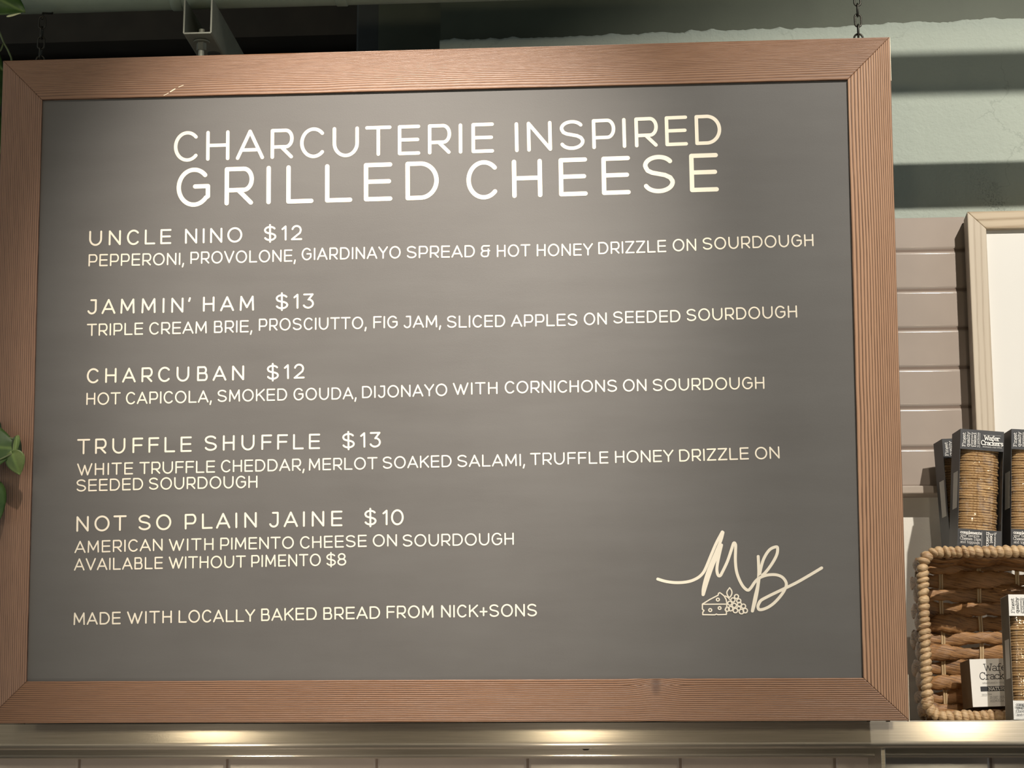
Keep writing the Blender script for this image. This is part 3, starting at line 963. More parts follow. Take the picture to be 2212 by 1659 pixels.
LINES = [
    ('CHARCUTERIE INSPIRED', 64.8, 7.5, [('CHARCUTERIE', 375.3, 1067.3, 349.4, 329.6), ('INSPIRED', 1112.5, 1559, 328.8, 311.4)]),
    ('GRILLED CHEESE', 82.9, 9.4, [('GRILLED', 381, 948, 446.8, 430.8), ('CHEESE', 1008, 1553, 431, 413.4)]),
    ('UNCLE NINO $12', 32.3, 4.0, [('UNCLE', 192.3, 369.9, 531, 527), ('NINO', 399.5, 523.2, 526.6, 523.2), ('$', 569.5, 597.4, 521, 520), ('12', 608.2, 652.7, 519.8, 518.4)]),
    ('PEPPERONI, PROVOLONE, GIARDINAYO SPREAD & HOT HONEY DRIZZLE ON SOURDOUGH', 26.4, 3.1,
     [('PEPPERONI,', 190.9, 397.7, 575.6, 572.2), ('PROVOLONE,', 411.1, 639, 570.3, 565), ('GIARDINAYO', 651.6, 865.4, 562.3, 558), ('SPREAD', 878, 1025.7, 558, 555.8),
      ('&', 1038.3, 1059, 556, 555.5), ('HOT', 1073.3, 1145.7, 555.4, 553.8), ('HONEY', 1159.5, 1280.8, 553.8, 551.8), ('DRIZZLE', 1292.6, 1439.5, 549.3, 544.6),
      ('ON', 1453.3, 1504.2, 543, 541.8), ('SOURDOUGH', 1517.6, 1757.6, 539.8, 531.8)]),
    ("JAMMIN' HAM $13", 32.3, 4.0, [('JAMMIN', 187.3, 396, 679, 675.2), ("'", 405, 411.4, 675, 675), ('HAM', 438.2, 548.6, 673.3, 671), ('$', 594.8, 623, 668.4, 667.6), ('13', 633.9, 678, 667.2, 666)]),
    ('TRIPLE CREAM BRIE, PROSCIUTTO, FIG JAM, SLICED APPLES ON SEEDED SOURDOUGH', 26.4, 3.1,
     [('TRIPLE', 187.3, 309.1, 726, 723), ('CREAM', 322.2, 446.6, 722.8, 720.2), ('BRIE,', 462.1, 545, 719.5, 717.8), ('PROSCIUTTO,', 559, 792, 714.8, 710.4), ('FIG', 806.4, 858.9, 709.4, 708.6),
      ('JAM,', 870.8, 953, 708.8, 707), ('SLICED', 965, 1091.2, 708.4, 706.4), ('APPLES', 1103.8, 1247.8, 706.3, 703.6), ('ON', 1261.3, 1310.9, 702.4, 701.2), ('SEEDED', 1324.3, 1470, 699, 695.8),
      ('SOURDOUGH', 1483, 1722.2, 694, 686)]),
    ('CHARCUBAN $12', 32.0, 4.0, [('CHARCUBAN', 187.3, 527.2, 828, 821.4), ('$', 575.7, 602.8, 820.6, 819.8), ('12', 613.7, 658.1, 819.2, 817.4)]),
    ('HOT CAPICOLA, SMOKED GOUDA, DIJONAYO WITH CORNICHONS ON SOURDOUGH', 26.4, 3.1,
     [('HOT', 186.2, 260.3, 874.9, 873.6), ('CAPICOLA,', 271.9, 457.4, 873.4, 869.3), ('SMOKED', 469.3, 620.2, 868.6, 865.2), ('GOUDA,', 633.9, 770.3, 865, 862.4), ('DIJONAYO', 782.2, 966.3, 860.4, 855),
      ('WITH', 978.5, 1074.9, 853.4, 851.2), ('CORNICHONS', 1090.4, 1333.3, 850, 846.4), ('ON', 1345.9, 1396.7, 845.9, 844.9), ('SOURDOUGH', 1409.7, 1651.4, 845, 840)]),
    ('TRUFFLE SHUFFLE $13', 33.2, 4.0, [('TRUFFLE', 166.3, 414, 981.6, 976), ('SHUFFLE', 441.1, 691.4, 974.2, 970), ('$', 738.8, 767, 969, 968), ('13', 778.2, 822.7, 967.2, 966)]),
    ('WHITE TRUFFLE CHEDDAR, MERLOT SOAKED SALAMI, TRUFFLE HONEY DRIZZLE ON', 26.4, 3.1,
     [('WHITE', 166.3, 287.4, 1027.6, 1024.8), ('TRUFFLE', 300.8, 464.6, 1024.4, 1021), ('CHEDDAR,', 477.3, 658, 1020.3, 1016.8), ('MERLOT', 667.2, 815.5, 1016.7, 1013.6), ('SOAKED', 826.3, 975.6, 1012.9, 1009),
      ('SALAMI,', 987.4, 1134.3, 1009.2, 1006.6), ('TRUFFLE', 1145.3, 1314.5, 1005, 1001.3), ('HONEY', 1328.8, 1455.3, 1000.3, 997.6), ('DRIZZLE', 1467.5, 1618, 997.4, 992.4), ('ON', 1631.5, 1684.4, 992.5, 990.5)]),
    ('SEEDED SOURDOUGH', 26.4, 3.1, [('SEEDED', 164.5, 309.1, 1062.2, 1058.4), ('SOURDOUGH', 321, 556.1, 1058.2, 1053.8)]),
    ('NOT SO PLAIN JAINE $10', 33.5, 4.1, [('NOT', 164.8, 273.2, 1148.7, 1146.4), ('SO', 298, 369.7, 1145.6, 1144.6), ('PLAIN', 399, 554.7, 1143.8, 1139.6), ('JAINE', 580, 739.7, 1139.4, 1136.6), ('$', 786.4, 813.8, 1135.2, 1134.6), ('10', 826.2, 872, 1134.7, 1134)]),
    ('AMERICAN WITH PIMENTO CHEESE ON SOURDOUGH', 26.4, 3.1,
     [('AMERICAN', 160.8, 351.3, 1195, 1189.8), ('WITH', 364.7, 461.2, 1190.4, 1188.4), ('PIMENTO', 475.6, 634.7, 1187.9, 1185.2), ('CHEESE', 648.2, 792.4, 1185.2, 1181.4), ('ON', 805.3, 857.5, 1181, 1180.2), ('SOURDOUGH', 869.4, 1110, 1181, 1177)]),
    ('AVAILABLE WITHOUT PIMENTO $8', 26.4, 3.1, [('AVAILABLE', 159.8, 351.8, 1232.7, 1229), ('WITHOUT', 364.2, 530.8, 1228.7, 1226.2), ('PIMENTO', 542.7, 692.9, 1225.4, 1222.4), ('$', 704.4, 726, 1222.6, 1222), ('8', 729, 748.1, 1221.8, 1221)]),
    ('MADE WITH LOCALLY BAKED BREAD FROM NICK+SONS', 27.2, 3.3,
     [('MADE', 158.8, 260.8, 1350.5, 1348.4), ('WITH', 274.2, 371.2, 1348, 1346), ('LOCALLY', 385.6, 551.2, 1345.5, 1343), ('BAKED', 564.1, 684.4, 1341.8, 1339), ('BREAD', 698.4, 821.2, 1339, 1336.6),
      ('FROM', 835.1, 936.6, 1336, 1334.6), ('NICK+SONS', 953, 1160.3, 1334.2, 1331.4)]),
]
for txt, cap, sw, words in LINES:
    ln = empty('menu_line', parent=board)
    tag(ln, 'cream lettering line reading ' + txt)
    for w in words:
        bm = bmesh.new()
        word(bm, w[0], w[1], w[2], w[3], w[4], cap, sw)
        link('word', bm, M_CREAM, ln, keep=True)


def smooth_pts(pts, n=7):
    out = []
    P = [Vector(p) for p in pts]
    P = [P[0] * 2 - P[1]] + P + [P[-1] * 2 - P[-2]]
    for i in range(1, len(P) - 2):
        a, b, c, d = P[i - 1:i + 3]
        for k in range(n):
            t = k / n
            out.append(0.5 * ((2 * b) + (c - a) * t + (2 * a - 5 * b + 4 * c - d) * t * t + (3 * b - a - 3 * c + d) * t ** 3))
    out.append(P[-2])
    return out


def lg(p):
    return onb(1380 + p[0] / 5.027, 1120 + p[1] / 5.027, TY)


PXM = (onb(1600, 1200, TY) - onb(1500, 1200, TY)).length / 100
bm = bmesh.new()
LF = [0]
for st_ in ([(205, 658), (300, 685), (420, 697), (540, 685), (630, 650), (690, 600), (728, 535), (784, 400), (842, 265), (906, 146)],
            [(914, 152), (890, 240), (832, 380), (768, 530), (726, 650), (700, 760), (697, 828)],
            [(700, 826), (745, 680), (800, 520), (850, 400), (893, 288)],
            [(898, 288), (872, 400), (852, 500), (848, 570), (862, 618), (884, 620), (905, 585), (960, 470), (1005, 340), (1030, 268), (1050, 285), (1050, 350), (1048, 450), (1058, 560), (1085, 650), (1130, 735), (1180, 778), (1215, 755), (1260, 690), (1310, 640)],
            [(1296, 412), (1300, 500), (1302, 600), (1292, 720), (1262, 850), (1232, 1005)],
            [(1234, 1005), (1264, 900), (1288, 780), (1304, 660), (1325, 540), (1360, 430), (1420, 340), (1490, 308), (1507, 330), (1495, 400), (1440, 500), (1370, 590), (1310, 640), (1290, 670), (1320, 640), (1400, 614), (1490, 612), (1560, 640), (1600, 700), (1590, 760), (1540, 840), (1460, 925), (1380, 975), (1310, 990), (1293, 950), (1320, 895)],
            [(1293, 950), (1320, 895), (1400, 848), (1540, 780), (1700, 703), (1850, 618), (1985, 537)]):
    ribbon(bm, [lg(p) for p in smooth_pts(st_)], 3.2 * PXM, PUT, LF)
hwt = 1.35 * PXM
for st_, sm in (([(690, 930), (770, 880), (860, 834), (866, 812), (880, 806), (898, 818), (925, 840), (948, 880), (957, 930)], 0),
                ([(690, 932), (957, 930)], 0),
                ([(690, 932), (690, 985), (708, 1000), (694, 1018), (694, 1045), (825, 1046), (842, 1038), (858, 1045), (950, 1042), (952, 1015), (936, 992), (953, 965), (957, 930)], 0),
                ([(986, 752), (1008, 785), (1008, 822), (986, 856), (962, 832), (957, 795), (986, 752)], 1),
                ([(940, 842), (968, 858), (985, 880)], 1)):
    ribbon(bm, [lg(p) for p in (smooth_pts(st_, 4) if sm else st_)], hwt, PUT, LF)
for x, y, r in ((858, 881, 16), (877, 973, 15), (775, 995, 16), (1060, 848, 22), (1022, 885, 23), (1085, 895, 22), (988, 920, 22), (1036, 944, 23), (1092, 932, 22), (1136, 953, 23), (996, 980, 24), (962, 985, 22), (1048, 1000, 24), (1085, 976, 20), (1114, 1011, 25), (1155, 1001, 24)):
    ribbon(bm, [lg((x + r * math.cos(t), y + r * math.sin(t))) for t in [2 * PI * k / 22 for k in range(23)]], hwt, PUT, LF)
tag(link('logo', bm, M_CREAM, board, keep=True), 'cream script initials M B over a drawing of cheese and grapes')

# hooks and chains
for nm, px, lab in (('l', 84, 'dark thin chain at the upper left, dropping from the pipe to the board'), ('r', 1856, 'dark chain at the upper right, holding the menu board by its right end')):
    u = onb(px, 100, 0.017).x
    top = BM @ Vector((u, 0.027, oq[0][1]))
    bm = bmesh.new()
    loc = BMI @ Vector((top.x, top.y, top.z))
    c_ = Vector((u, 0.027, oq[0][1] + 0.0075))
    add_tube(bm, [c_ + Vector((0.0068 * math.sin(t), 0, -0.0068 * math.cos(t))) for t in [2 * PI * k / 20 for k in range(20)]], 0.0017, 8, closed=True)
    add_tube(bm, [c_ + Vector((0, 0, -0.020)), c_ + Vector((0, 0, -0.0068))], 0.0017, 8)
    link('eye_hook', bm, M_BLACK_STEEL, board, smooth=True)
    start = BM @ (c_ + Vector((0, 0, 0.004)))
    ch = empty('hanging_chain', start, label=lab, cat='chain', group='chains holding the menu board')
    pitch = 0.0178
    n = max(3, int((pz - PR - start.z - 0.026) / pitch))
    for k in range(n):
        bm = bmesh.new()
        hl, hwid = pitch / 2 + 0.0017, 0.0052
        pts = [(hwid * math.cos(t), 0, (hl - hwid) + hwid * math.sin(t)) for t in [PI * j / 8 for j in range(9)]] + \
              [(hwid * math.cos(t), 0, -(hl - hwid) + hwid * math.sin(t)) for t in [PI + PI * j / 8 for j in range(9)]]
        add_tube(bm, pts, 0.0016, 8, closed=True)
        lk = link('link', bm, M_BLACK_STEEL, ch, smooth=True)
        lk.location = (0, 0, pitch * (k + 0.5) - 0.001)
        lk.rotation_euler = (0, 0, (PI / 2 - 0.25) * (k % 2 == 0) + 0.25)
    # short hook from the last link to the underside of the pipe
    bm = bmesh.new()
    zc = pz - start.z
    add_tube(bm, [(0, 0, pitch * n - 0.004), (0, 0.002, zc - PR - 0.022), (0, PY - start.y, zc - PR - 0.002), (0, PY - start.y, zc - PR * 0.9)], 0.0017, 8)
    link('hook', bm, M_BLACK_STEEL, ch, smooth=True)

# pale scuff on the upper rail
bm = bmesh.new()
FY0 = -0.0002
for q_, r_ in ((((354, 206), (364, 201)), 0.7), (((368, 198), (378, 192)), 1.2), (((386, 188), (396, 184)), 0.7)):
    ribbon(bm, [onb(x, y, FY0) for x, y in q_], r_ * PXM, lambda p: (p.x, FY0, p.y))
tag(link('scuff', bm, M_RAW_EDGE, board, keep=True), 'short pale scuff in the stain of the upper rail')

# ------------------------------------------------------------------ woven basket lying on its side
def fibre_mat(name, light, dark, sx=1.0):
    m_, nt, bs = new_mat(name)
    vec, s = obj_xyz(nt)
    diag = comb(nt, math_n(nt, 'ADD', math_n(nt, 'MULTIPLY', s[0], 26.0), math_n(nt, 'MULTIPLY', s[2], 60.0)), math_n(nt, 'MULTIPLY', s[1], 160.0),
                math_n(nt, 'SUBTRACT', math_n(nt, 'MULTIPLY', s[2], 520.0), math_n(nt, 'MULTIPLY', s[0], -110.0)))
    f = noise(nt, diag, 1.0, 5, 0.6)
    big = noise(nt, comb(nt, math_n(nt, 'MULTIPLY', s[0], 9.0), s[1], math_n(nt, 'MULTIPLY', s[2], 42.0)), 1.0, 3)
    c = ramp(nt, math_n(nt, 'ADD', math_n(nt, 'MULTIPLY', f, 0.65), math_n(nt, 'MULTIPLY', big, 0.35)), [(0.36, dark), (0.52, light), (0.70, tuple(min(1, 1.25 * x) for x in light))])
    nt.links.new(c, bs.inputs['Base Color'])
    bs.inputs['Roughness'].default_value = 0.45
    bump(nt, bs, f, 0.8, 0.0015)
    return m_


M_GRASS = fibre_mat('woven_water_hyacinth', (0.34, 0.175, 0.066), (0.08, 0.034, 0.013))
M_ROPE = fibre_mat('braided_seagrass_rim', (0.52, 0.36, 0.20), (0.25, 0.13, 0.06))
M_STAKE = plain('pale_rattan_stake', (0.50, 0.36, 0.20), 0.5, var=0.15)

BY = 0.216                                               # front of the basket
bl = at(1986, 1400, BY).x
bz0, bz1 = zt, at(2100, 1181, BY).z
BW, BD = 0.42, 0.118
BH = bz1 - bz0
basket = empty('wicker_basket', (bl, BY, bz0 + 0.0012), label='woven seagrass basket lying on its side at the right end of the steel shelf', cat='basket')


def woven(name, org, ea, eb, en, la, lb, pitch, sp, seed, parent):
    """panel of twisted strands running along ea, stacked along eb, weaving round stakes; en points out of the panel"""
    rnd = random.Random(seed)
    org, ea, eb, en = Vector(org), Vector(ea), Vector(eb), Vector(en)
    bm = bmesh.new()
    rows = int(lb / pitch)
    for r in range(rows):
        zc = (r + 0.5) * lb / rows
        n = max(24, int(la / 0.0035))
        ph0, tw, amp = rnd.uniform(0, 6), rnd.uniform(75, 110), rnd.uniform(0.9, 1.1)
        wob = [rnd.uniform(-1, 1) for _ in range(8)]
        pts = []
        for i in range(n + 1):
            x = la * i / n
            y = 0.0062 * math.cos(PI * (x - 0.62 * sp) / sp + PI * (r % 2))
            dz = 0.0009 * sum(w * math.sin(x * (9 + 13 * k) + k) for k, w in enumerate(wob)) / 2
            pts.append(org + ea * x + eb * (zc + dz) + en * y)
        seg = 14
        prev = None
        for i, p in enumerate(pts):
            x = la * i / n
            fat = 1.0 + 0.22 * math.sin(x * 31 + ph0 * 2) + 0.12 * math.sin(x * 83 + ph0)
            ring = []
            for k in range(seg):
                a = 2 * PI * k / seg
                rr = 1.0 + 0.20 * abs(math.cos(1.5 * (a - tw * x) + ph0)) - 0.1 + 0.05 * math.cos(6 * (a - tw * x))
                ring.append(bm.verts.new(p + eb * (math.sin(a) * pitch * 0.54 * amp * rr * fat) + en * (math.cos(a) * 0.0052 * rr * fat)))
            if prev:
                for k in range(seg):
                    bm.faces.new((prev[k], prev[(k + 1) % seg], ring[(k + 1) % seg], ring[k]))
            else:
                bm.faces.new(ring)
            prev = ring
        bm.faces.new(prev)
    o = link(name, bm, M_GRASS, parent, smooth=True)
    x = sp * 0.62
    while x < la:
        bm = bmesh.new()
        for q_ in (-0.0019, 0.0019):
            add_tube(bm, [org + ea * (x + q_ + 0.0008 * math.sin(j * 1.3)) + eb * (lb * j / 12) for j in range(13)], 0.0019, 8)
        link('stake', bm, M_STAKE, o, smooth=True)
        x += sp
    return o


pt = 0.0225
woven('back_panel', (0.012, BD, 0.012), (1, 0, 0), (0, 0, 1), (0, -1, 0), BW - 0.024, BH - 0.018, pt, 0.0635, 1, basket)
woven('left_panel', (0.010, 0.008, 0.012), (0, 1, 0), (0, 0, 1), (-1, 0, 0), BD - 0.01, BH - 0.024, pt, 0.0635, 2, basket)
woven('right_panel', (BW - 0.010, 0.008, 0.012), (0, 1, 0), (0, 0, 1), (1, 0, 0), BD - 0.01, BH - 0.024, pt, 0.0635, 3, basket)
woven('upper_panel', (0.012, 0.010, BH - 0.0125), (1, 0, 0), (0, 1, 0), (0, 0, 1), BW - 0.024, BD - 0.004, pt, 0.0635, 4, basket)
woven('lower_panel', (0.012, 0.010, 0.0125), (1, 0, 0), (0, 1, 0), (0, 0, -1), BW - 0.024, BD - 0.012, pt, 0.0635, 5, basket)

# braided rim
bm = bmesh.new()
rr_ = 0.026
rm = 0.0095
path = []
x0, x1, z0, z1 = rm, BW - rm, rm, BH - rm


def edge_pts():
    out = []
    segs = [((x0, z0 + rr_), (x0, z1 - rr_)), ((x0 + rr_, z1), (x1 - rr_, z1)), ((x1, z1 - rr_), (x1, z0 + rr_)), ((x1 - rr_, z0), (x0 + rr_, z0))]
    cent = [(x0 + rr_, z1 - rr_, 180, 90), (x1 - rr_, z1 - rr_, 90, 0), (x1 - rr_, z0 + rr_, 0, -90), (x0 + rr_, z0 + rr_, -90, -180)]
    for (a, b), (cx_, cz_, a0, a1) in zip(segs, cent):
        n = 60
        for i in range(n):
            out.append(Vector((a[0] + (b[0] - a[0]) * i / n, 0, a[1] + (b[1] - a[1]) * i / n)))
        for i in range(8):
            t = math.radians(a0 + (a1 - a0) * i / 8)
            out.append(Vector((cx_ + rr_ * math.cos(t), 0, cz_ + rr_ * math.sin(t))))
    return out


E_ = edge_pts()
cum = [0.0]
for a, b in zip(E_, E_[1:] + E_[:1]):
    cum.append(cum[-1] + (b - a).length)


def along(d):
    d %= cum[-1]
    for i in range(len(E_)):
        if d <= cum[i + 1]:
            a, b = E_[i], E_[(i + 1) % len(E_)]
            t = (d - cum[i]) / max(1e-9, cum[i + 1] - cum[i])
            return a.lerp(b, t), (b - a).normalized()
    return E_[0], Vector((1, 0, 0))


rnd = random.Random(11)
d = 0.0
while d < cum[-1]:
    stp = rnd.uniform(0.0088, 0.0130)
    p, t = along(d)
    o_ = Vector((0, -1, 0)).cross(t).normalized()
    y_ = Vector((0, 1, 0))
    tilt = math.radians(rnd.uniform(16, 38))
    ax1 = (t * math.cos(tilt) + o_ * math.sin(tilt)).normalized()       # short way of the lump
    ax2 = (o_ * math.cos(tilt) - t * math.sin(tilt)).normalized()
    ra, rb, rc = stp * 0.66, rm * rnd.uniform(1.0, 1.2), rm * rnd.uniform(0.95, 1.15)
    sv = bmesh.ops.create_icosphere(bm, subdivisions=3, radius=1.0)
    jit = rnd.uniform(0, 6)
    for v in sv['verts']:
        c = v.co.copy()
        rid = 1 + 0.05 * math.sin(c.y * 9 + c.x * 4 + jit)
        q_ = 0.86
        v.co = p + (ax1 * (c.x * ra) + ax2 * (c.z * rb) + y_ * (c.y * rc)) * rid
    d += stp
o = link('braided_rim', bm, M_ROPE, basket, smooth=True)

# ------------------------------------------------------------------ cracker boxes
M_BLACKC = plain('black_printed_carton', (0.045, 0.045, 0.048), 0.5, var=0.1, scale=60, bmp=0.05)
M_WHITEC = plain('white_printed_carton', (0.80, 0.78, 0.74), 0.5, var=0.02)
M_INK_W = plain('white_printing_ink', (0.82, 0.80, 0.76), 0.6)
M_INK_K = plain('black_printing_ink', (0.03, 0.03, 0.035), 0.6)
M_CARTON_SIDE = plain('grey_carton_side', (0.20, 0.17, 0.13), 0.8, var=0.1)  # grey-brown on the outer sides of the white cartons
M_STICK = plain('white_paper_sticker', (0.66, 0.63, 0.57), 0.6, var=0.06)


def wafer_mat():
    m_, nt, bs = new_mat('baked_wafer')
    vec, s = obj_xyz(nt)
    f = noise(nt, vec, 260, 4, 0.6)
    c = ramp(nt, f, [(0.32, (0.24, 0.125, 0.045)), (0.48, (0.56, 0.36, 0.165)), (0.7, (0.68, 0.47, 0.24))])
    nt.links.new(c, bs.inputs['Base Color'])
    bs.inputs['Roughness'].default_value = 0.7
    bump(nt, bs, f, 0.6, 0.001)
    return m_


M_WAFER = wafer_mat()


def film_mat():
    m_, nt, bs = new_mat('clear_cellophane')
    nt.nodes.remove(bs)
    out = nt.nodes['Material Output']
    vec, s = obj_xyz(nt)
    gl = nd(nt, 'ShaderNodeBsdfGlossy')
    gl.inputs['Roughness'].default_value = 0.07
    tr = nd(nt, 'ShaderNodeBsdfTransparent')
    tr.inputs[0].default_value = (0.97, 0.96, 0.95, 1)
    lw = nd(nt, 'ShaderNodeLayerWeight')
    mx = nd(nt, 'ShaderNodeMixShader')
    nt.links.new(math_n(nt, 'ADD', math_n(nt, 'MULTIPLY', math_n(nt, 'POWER', lw.outputs['Facing'], 4.0), 0.55), 0.10), mx.inputs[0])
    nt.links.new(tr.outputs[0], mx.inputs[1])
    nt.links.new(gl.outputs[0], mx.inputs[2])
    nt.links.new(mx.outputs[0], out.inputs[0])
    b = nd(nt, 'ShaderNodeBump')
    b.inputs['Strength'].default_value = 0.35
    b.inputs['Distance'].default_value = 0.004
    nt.links.new(noise(nt, vec, 55, 3, 0.5), b.inputs['Height'])
    nt.links.new(b.outputs[0], gl.inputs['Normal'])
    return m_


M_FILM = film_mat()


def type_text(bm, txt, x0, z0, cap, width, y, hw=None, rot=0, lift=None):
    """typewriter print on a face at local y; width is the full length of the line"""
    nat = sum(TW_[c][0] if c != ' ' else 0.5 for c in txt)
    k = width / nat
    hw = hw or cap * 0.062
    x = 0.0
    ca, sa = math.cos(rot), math.sin(rot)
    lift = lift if lift is not None else [0]

    def put(p):
        return (x0 + p.x * ca - p.y * sa, y, z0 + p.x * sa + p.y * ca)
    for c in txt:
        if c == ' ':
            x += 0.5 * k
            continue
        w, strokes = TW_[c]
        for st_ in strokes:
            ribbon(bm, [((x + q_[0] * k), q_[1] * cap) for q_ in st_], hw, put, lift)
        x += w * k


def flat_rect(bm, x0, x1, z0, z1, y):
    f = bm.faces.new([bm.verts.new(p) for p in ((x0, y, z0), (x1, y, z0), (x1, y, z1), (x0, y, z1))])
    f.normal_update()
    if f.normal.y > 0:
        f.normal_flip()


CW, CD, CH = 0.074, 0.056, 0.198                         # carton width, depth, height
HEAD, FOOT = 0.034, 0.030


def cracker_box(loc, rot, dark, label, group, wafers=40, sticker=True):
    root = empty('cracker_box', loc, rot, label, 'cracker box', group)
    w, d_ = CW / 2, CD / 2
    mat = M_BLACKC if dark else M_WHITEC
    ink = M_INK_W if dark else M_INK_K
    side = M_BLACKC if dark else M_CARTON_SIDE
    t = 0.0007
    bm = bmesh.new()
    add_box(bm, (-w, -d_, CH - HEAD), (w, -d_ + t, CH))                       # header panel
    add_box(bm, (-w, -d_, 0), (w, -d_ + t, FOOT))                             # footer panel
    add_box(bm, (-w, -d_ + t, CH - t), (w, d_, CH))                           # top
    add_box(bm, (-w, -d_ + t, 0), (w, d_, t))                                 # bottom
    add_box(bm, (-w, d_ - t, t), (w, d_, CH - t))                             # back
    for sx_ in (-1, 1):
        add_box(bm, (min(sx_ * w, sx_ * (w - t)), -d_ + t, t), (max(sx_ * w, sx_ * (w - t)), d_ - t, CH - t), 1)
    o = link('carton', bm, [mat, side], root)
    bm = bmesh.new()
    NX, NZ = 30, 70                                                         # window film, slack and creased to the right of its middle
    grid = []
    for i in range(NX + 1):
        x = -w + 0.0006 + (CW - 0.0012) * i / NX
        colv = []
        for j in range(NZ + 1):
            z = FOOT - 0.001 + (CH - HEAD - FOOT + 0.002) * j / NZ
            e = math.sin(PI * i / NX) * math.sin(PI * j / NZ)
            xf = 0.012 + 0.006 * math.sin(z * 40)
            cr = 0.0021 * math.exp(-((x - xf) / 0.009) ** 2) * math.sin(2 * PI * z / 0.031 + 60 * x)
            colv.append(bm.verts.new((x, -d_ + 0.0009 + e * (0.0010 + cr), z)))
        grid.append(colv)
    for i in range(NX):
        for j in range(NZ):
            bm.faces.new((grid[i][j], grid[i + 1][j], grid[i + 1][j + 1], grid[i][j + 1]))
    link('window_film', bm, M_FILM, root, smooth=True)
    # clear inner sleeve with a vertical fold that catches the lamp
    bm = bmesh.new()
    rings = []
    for j in range(26):
        z = 0.006 + (CH - 0.022) * j / 25
        ring = []
        for k in range(40):
            a = 2 * PI * k / 40
            r = (0.0258 + 0.0004 * math.sin(3 * a + j * 0.9) + 0.0003 * math.sin(7 * a - j * 0.5)) / (abs(math.cos(a)) ** 2.7 + abs(math.sin(a)) ** 2.7) ** (1 / 2.7)
            r += (0.0016 * math.sin(j * 0.55 + 2 * a) + 0.0008 * math.sin(j * 1.3)) * math.exp(-((a - 4.95) / 0.45) ** 2)
            r -= 0.0016 * math.exp(-((a - 4.95 - 0.10 * math.sin(j * 0.35)) / 0.10) ** 2)
            ring.append(bm.verts.new((1.38 * r * math.cos(a), r * math.sin(a), z)))
        rings.append(ring)
    for r0, r1 in zip(rings, rings[1:]):
        for k in range(40):
            bm.faces.new((r0[k], r0[(k + 1) % 40], r1[(k + 1) % 40], r1[k]))
    link('sleeve', bm, M_FILM, root, smooth=True)
    if wafers:
        hz = (CH - 0.026) / wafers
        bm = bmesh.new()
        rt, rb = [], []
        for k in range(44):
            a = 2 * PI * k / 44
            r = (1 + 0.010 * math.sin(5 * a) + 0.006 * math.sin(9 * a + 1)) / (abs(math.cos(a)) ** 2.7 + abs(math.sin(a)) ** 2.7) ** (1 / 2.7)
            zz = 0.0003 * math.sin(2 * a) + 0.0003 * math.sin(5 * a + 2)
            rt.append((0.0345 * r * math.cos(a), 0.0245 * r * math.sin(a), zz))
        loops = []
        for f_, h_ in ((0.972, -0.47), (1.0, -0.30), (1.0, 0.24), (0.972, 0.43)):
            loops.append([bm.verts.new((x * f_, y * f_, z + h_ * hz)) for x, y, z in rt])
        for a, b in zip(loops, loops[1:]):
            for k in range(44):
                bm.faces.new((a[k], a[(k + 1) % 44], b[(k + 1) % 44], b[k]))
        bm.faces.new(loops[0])
        bm.faces.new(loops[-1])
        first = link('wafer', bm, M_WAFER, root, smooth=True)
        rnd = random.Random(len(bpy.data.objects))
        for k in range(wafers):
            o = first if k == 0 else first.copy()
            if k:
                COL.objects.link(o)
            o.location = (rnd.uniform(-0.0012, 0.0012), rnd.uniform(-0.0005, 0.0005), 0.008 + hz * (k + 0.5))
            o.rotation_euler = (rnd.uniform(-0.012, 0.012), rnd.uniform(-0.012, 0.012), PI * rnd.randint(0, 1) + rnd.uniform(-0.03, 0.03))
    y = -d_ - 0.0002
    bm = bmesh.new()
    zt_ = CH - HEAD
    L1 = [0]
    for txt, xo, cap, wd_ in (('Finest', -0.0285, 0.0050, 0.0235), ('quality', -0.0215, 0.0050, 0.0245), ('ingredients', -0.0165, 0.0026, 0.0245), ('baked', -0.0107, 0.0050, 0.0240), ('to perfection', -0.0062, 0.0026, 0.0250)):
        type_text(bm, txt, xo, zt_ + 0.0045, cap, wd_, y, rot=PI / 2, lift=L1)
    flat_rect(bm, -0.0042, -0.0038, zt_ + 0.004, zt_ + 0.029, y)
    flat_rect(bm, 0.001, 0.032, zt_ + 0.0265, zt_ + 0.0267, y)
    type_text(bm, 'Wafer', 0.0030, zt_ + 0.0175, 0.0074, 0.0265, y, 0.00062, lift=L1)
    type_text(bm, 'Crackers', -0.0020, zt_ + 0.0092, 0.0074, 0.0370, y, 0.00062, lift=L1)
    type_text(bm, 'sensationally crispy texture', 0.0003, zt_ + 0.0052, 0.0020, 0.0325, y, 0.0001, lift=L1)
    h = link('header_print', bm, ink, root, keep=True)
    bm = bmesh.new()
    for txt, xo, zo, cap, wd_, hw in (('complements', -0.0335, 0.0215, 0.0044, 0.0355, 0.00042), ('your favorite', -0.0335, 0.0165, 0.0042, 0.0320, 0.0002), ('Cheeses Dips', -0.0340, 0.0110, 0.0046, 0.0350, 0.00022), ('and toppings', -0.0335, 0.0055, 0.0042, 0.0325, 0.00018)):
        type_text(bm, txt, xo, zo, cap, wd_, y, hw, lift=L1)
    flat_rect(bm, 0.0035, 0.0038, 0.003, 0.027, y)
    for txt, xo, zo, cap, wd_, hw in (('friend', 0.0100, 0.0265, 0.0052, 0.0240, 0.00036), ('best', 0.0160, 0.0240, 0.0052, 0.0165, 0.00036), ('The entertainers', 0.0230, 0.0265, 0.0030, 0.0250, 0.00015)):
        type_text(bm, txt, xo, zo, cap, wd_, y, hw, rot=-PI / 2, lift=L1)
    link('footer_print', bm, ink, root, keep=True)
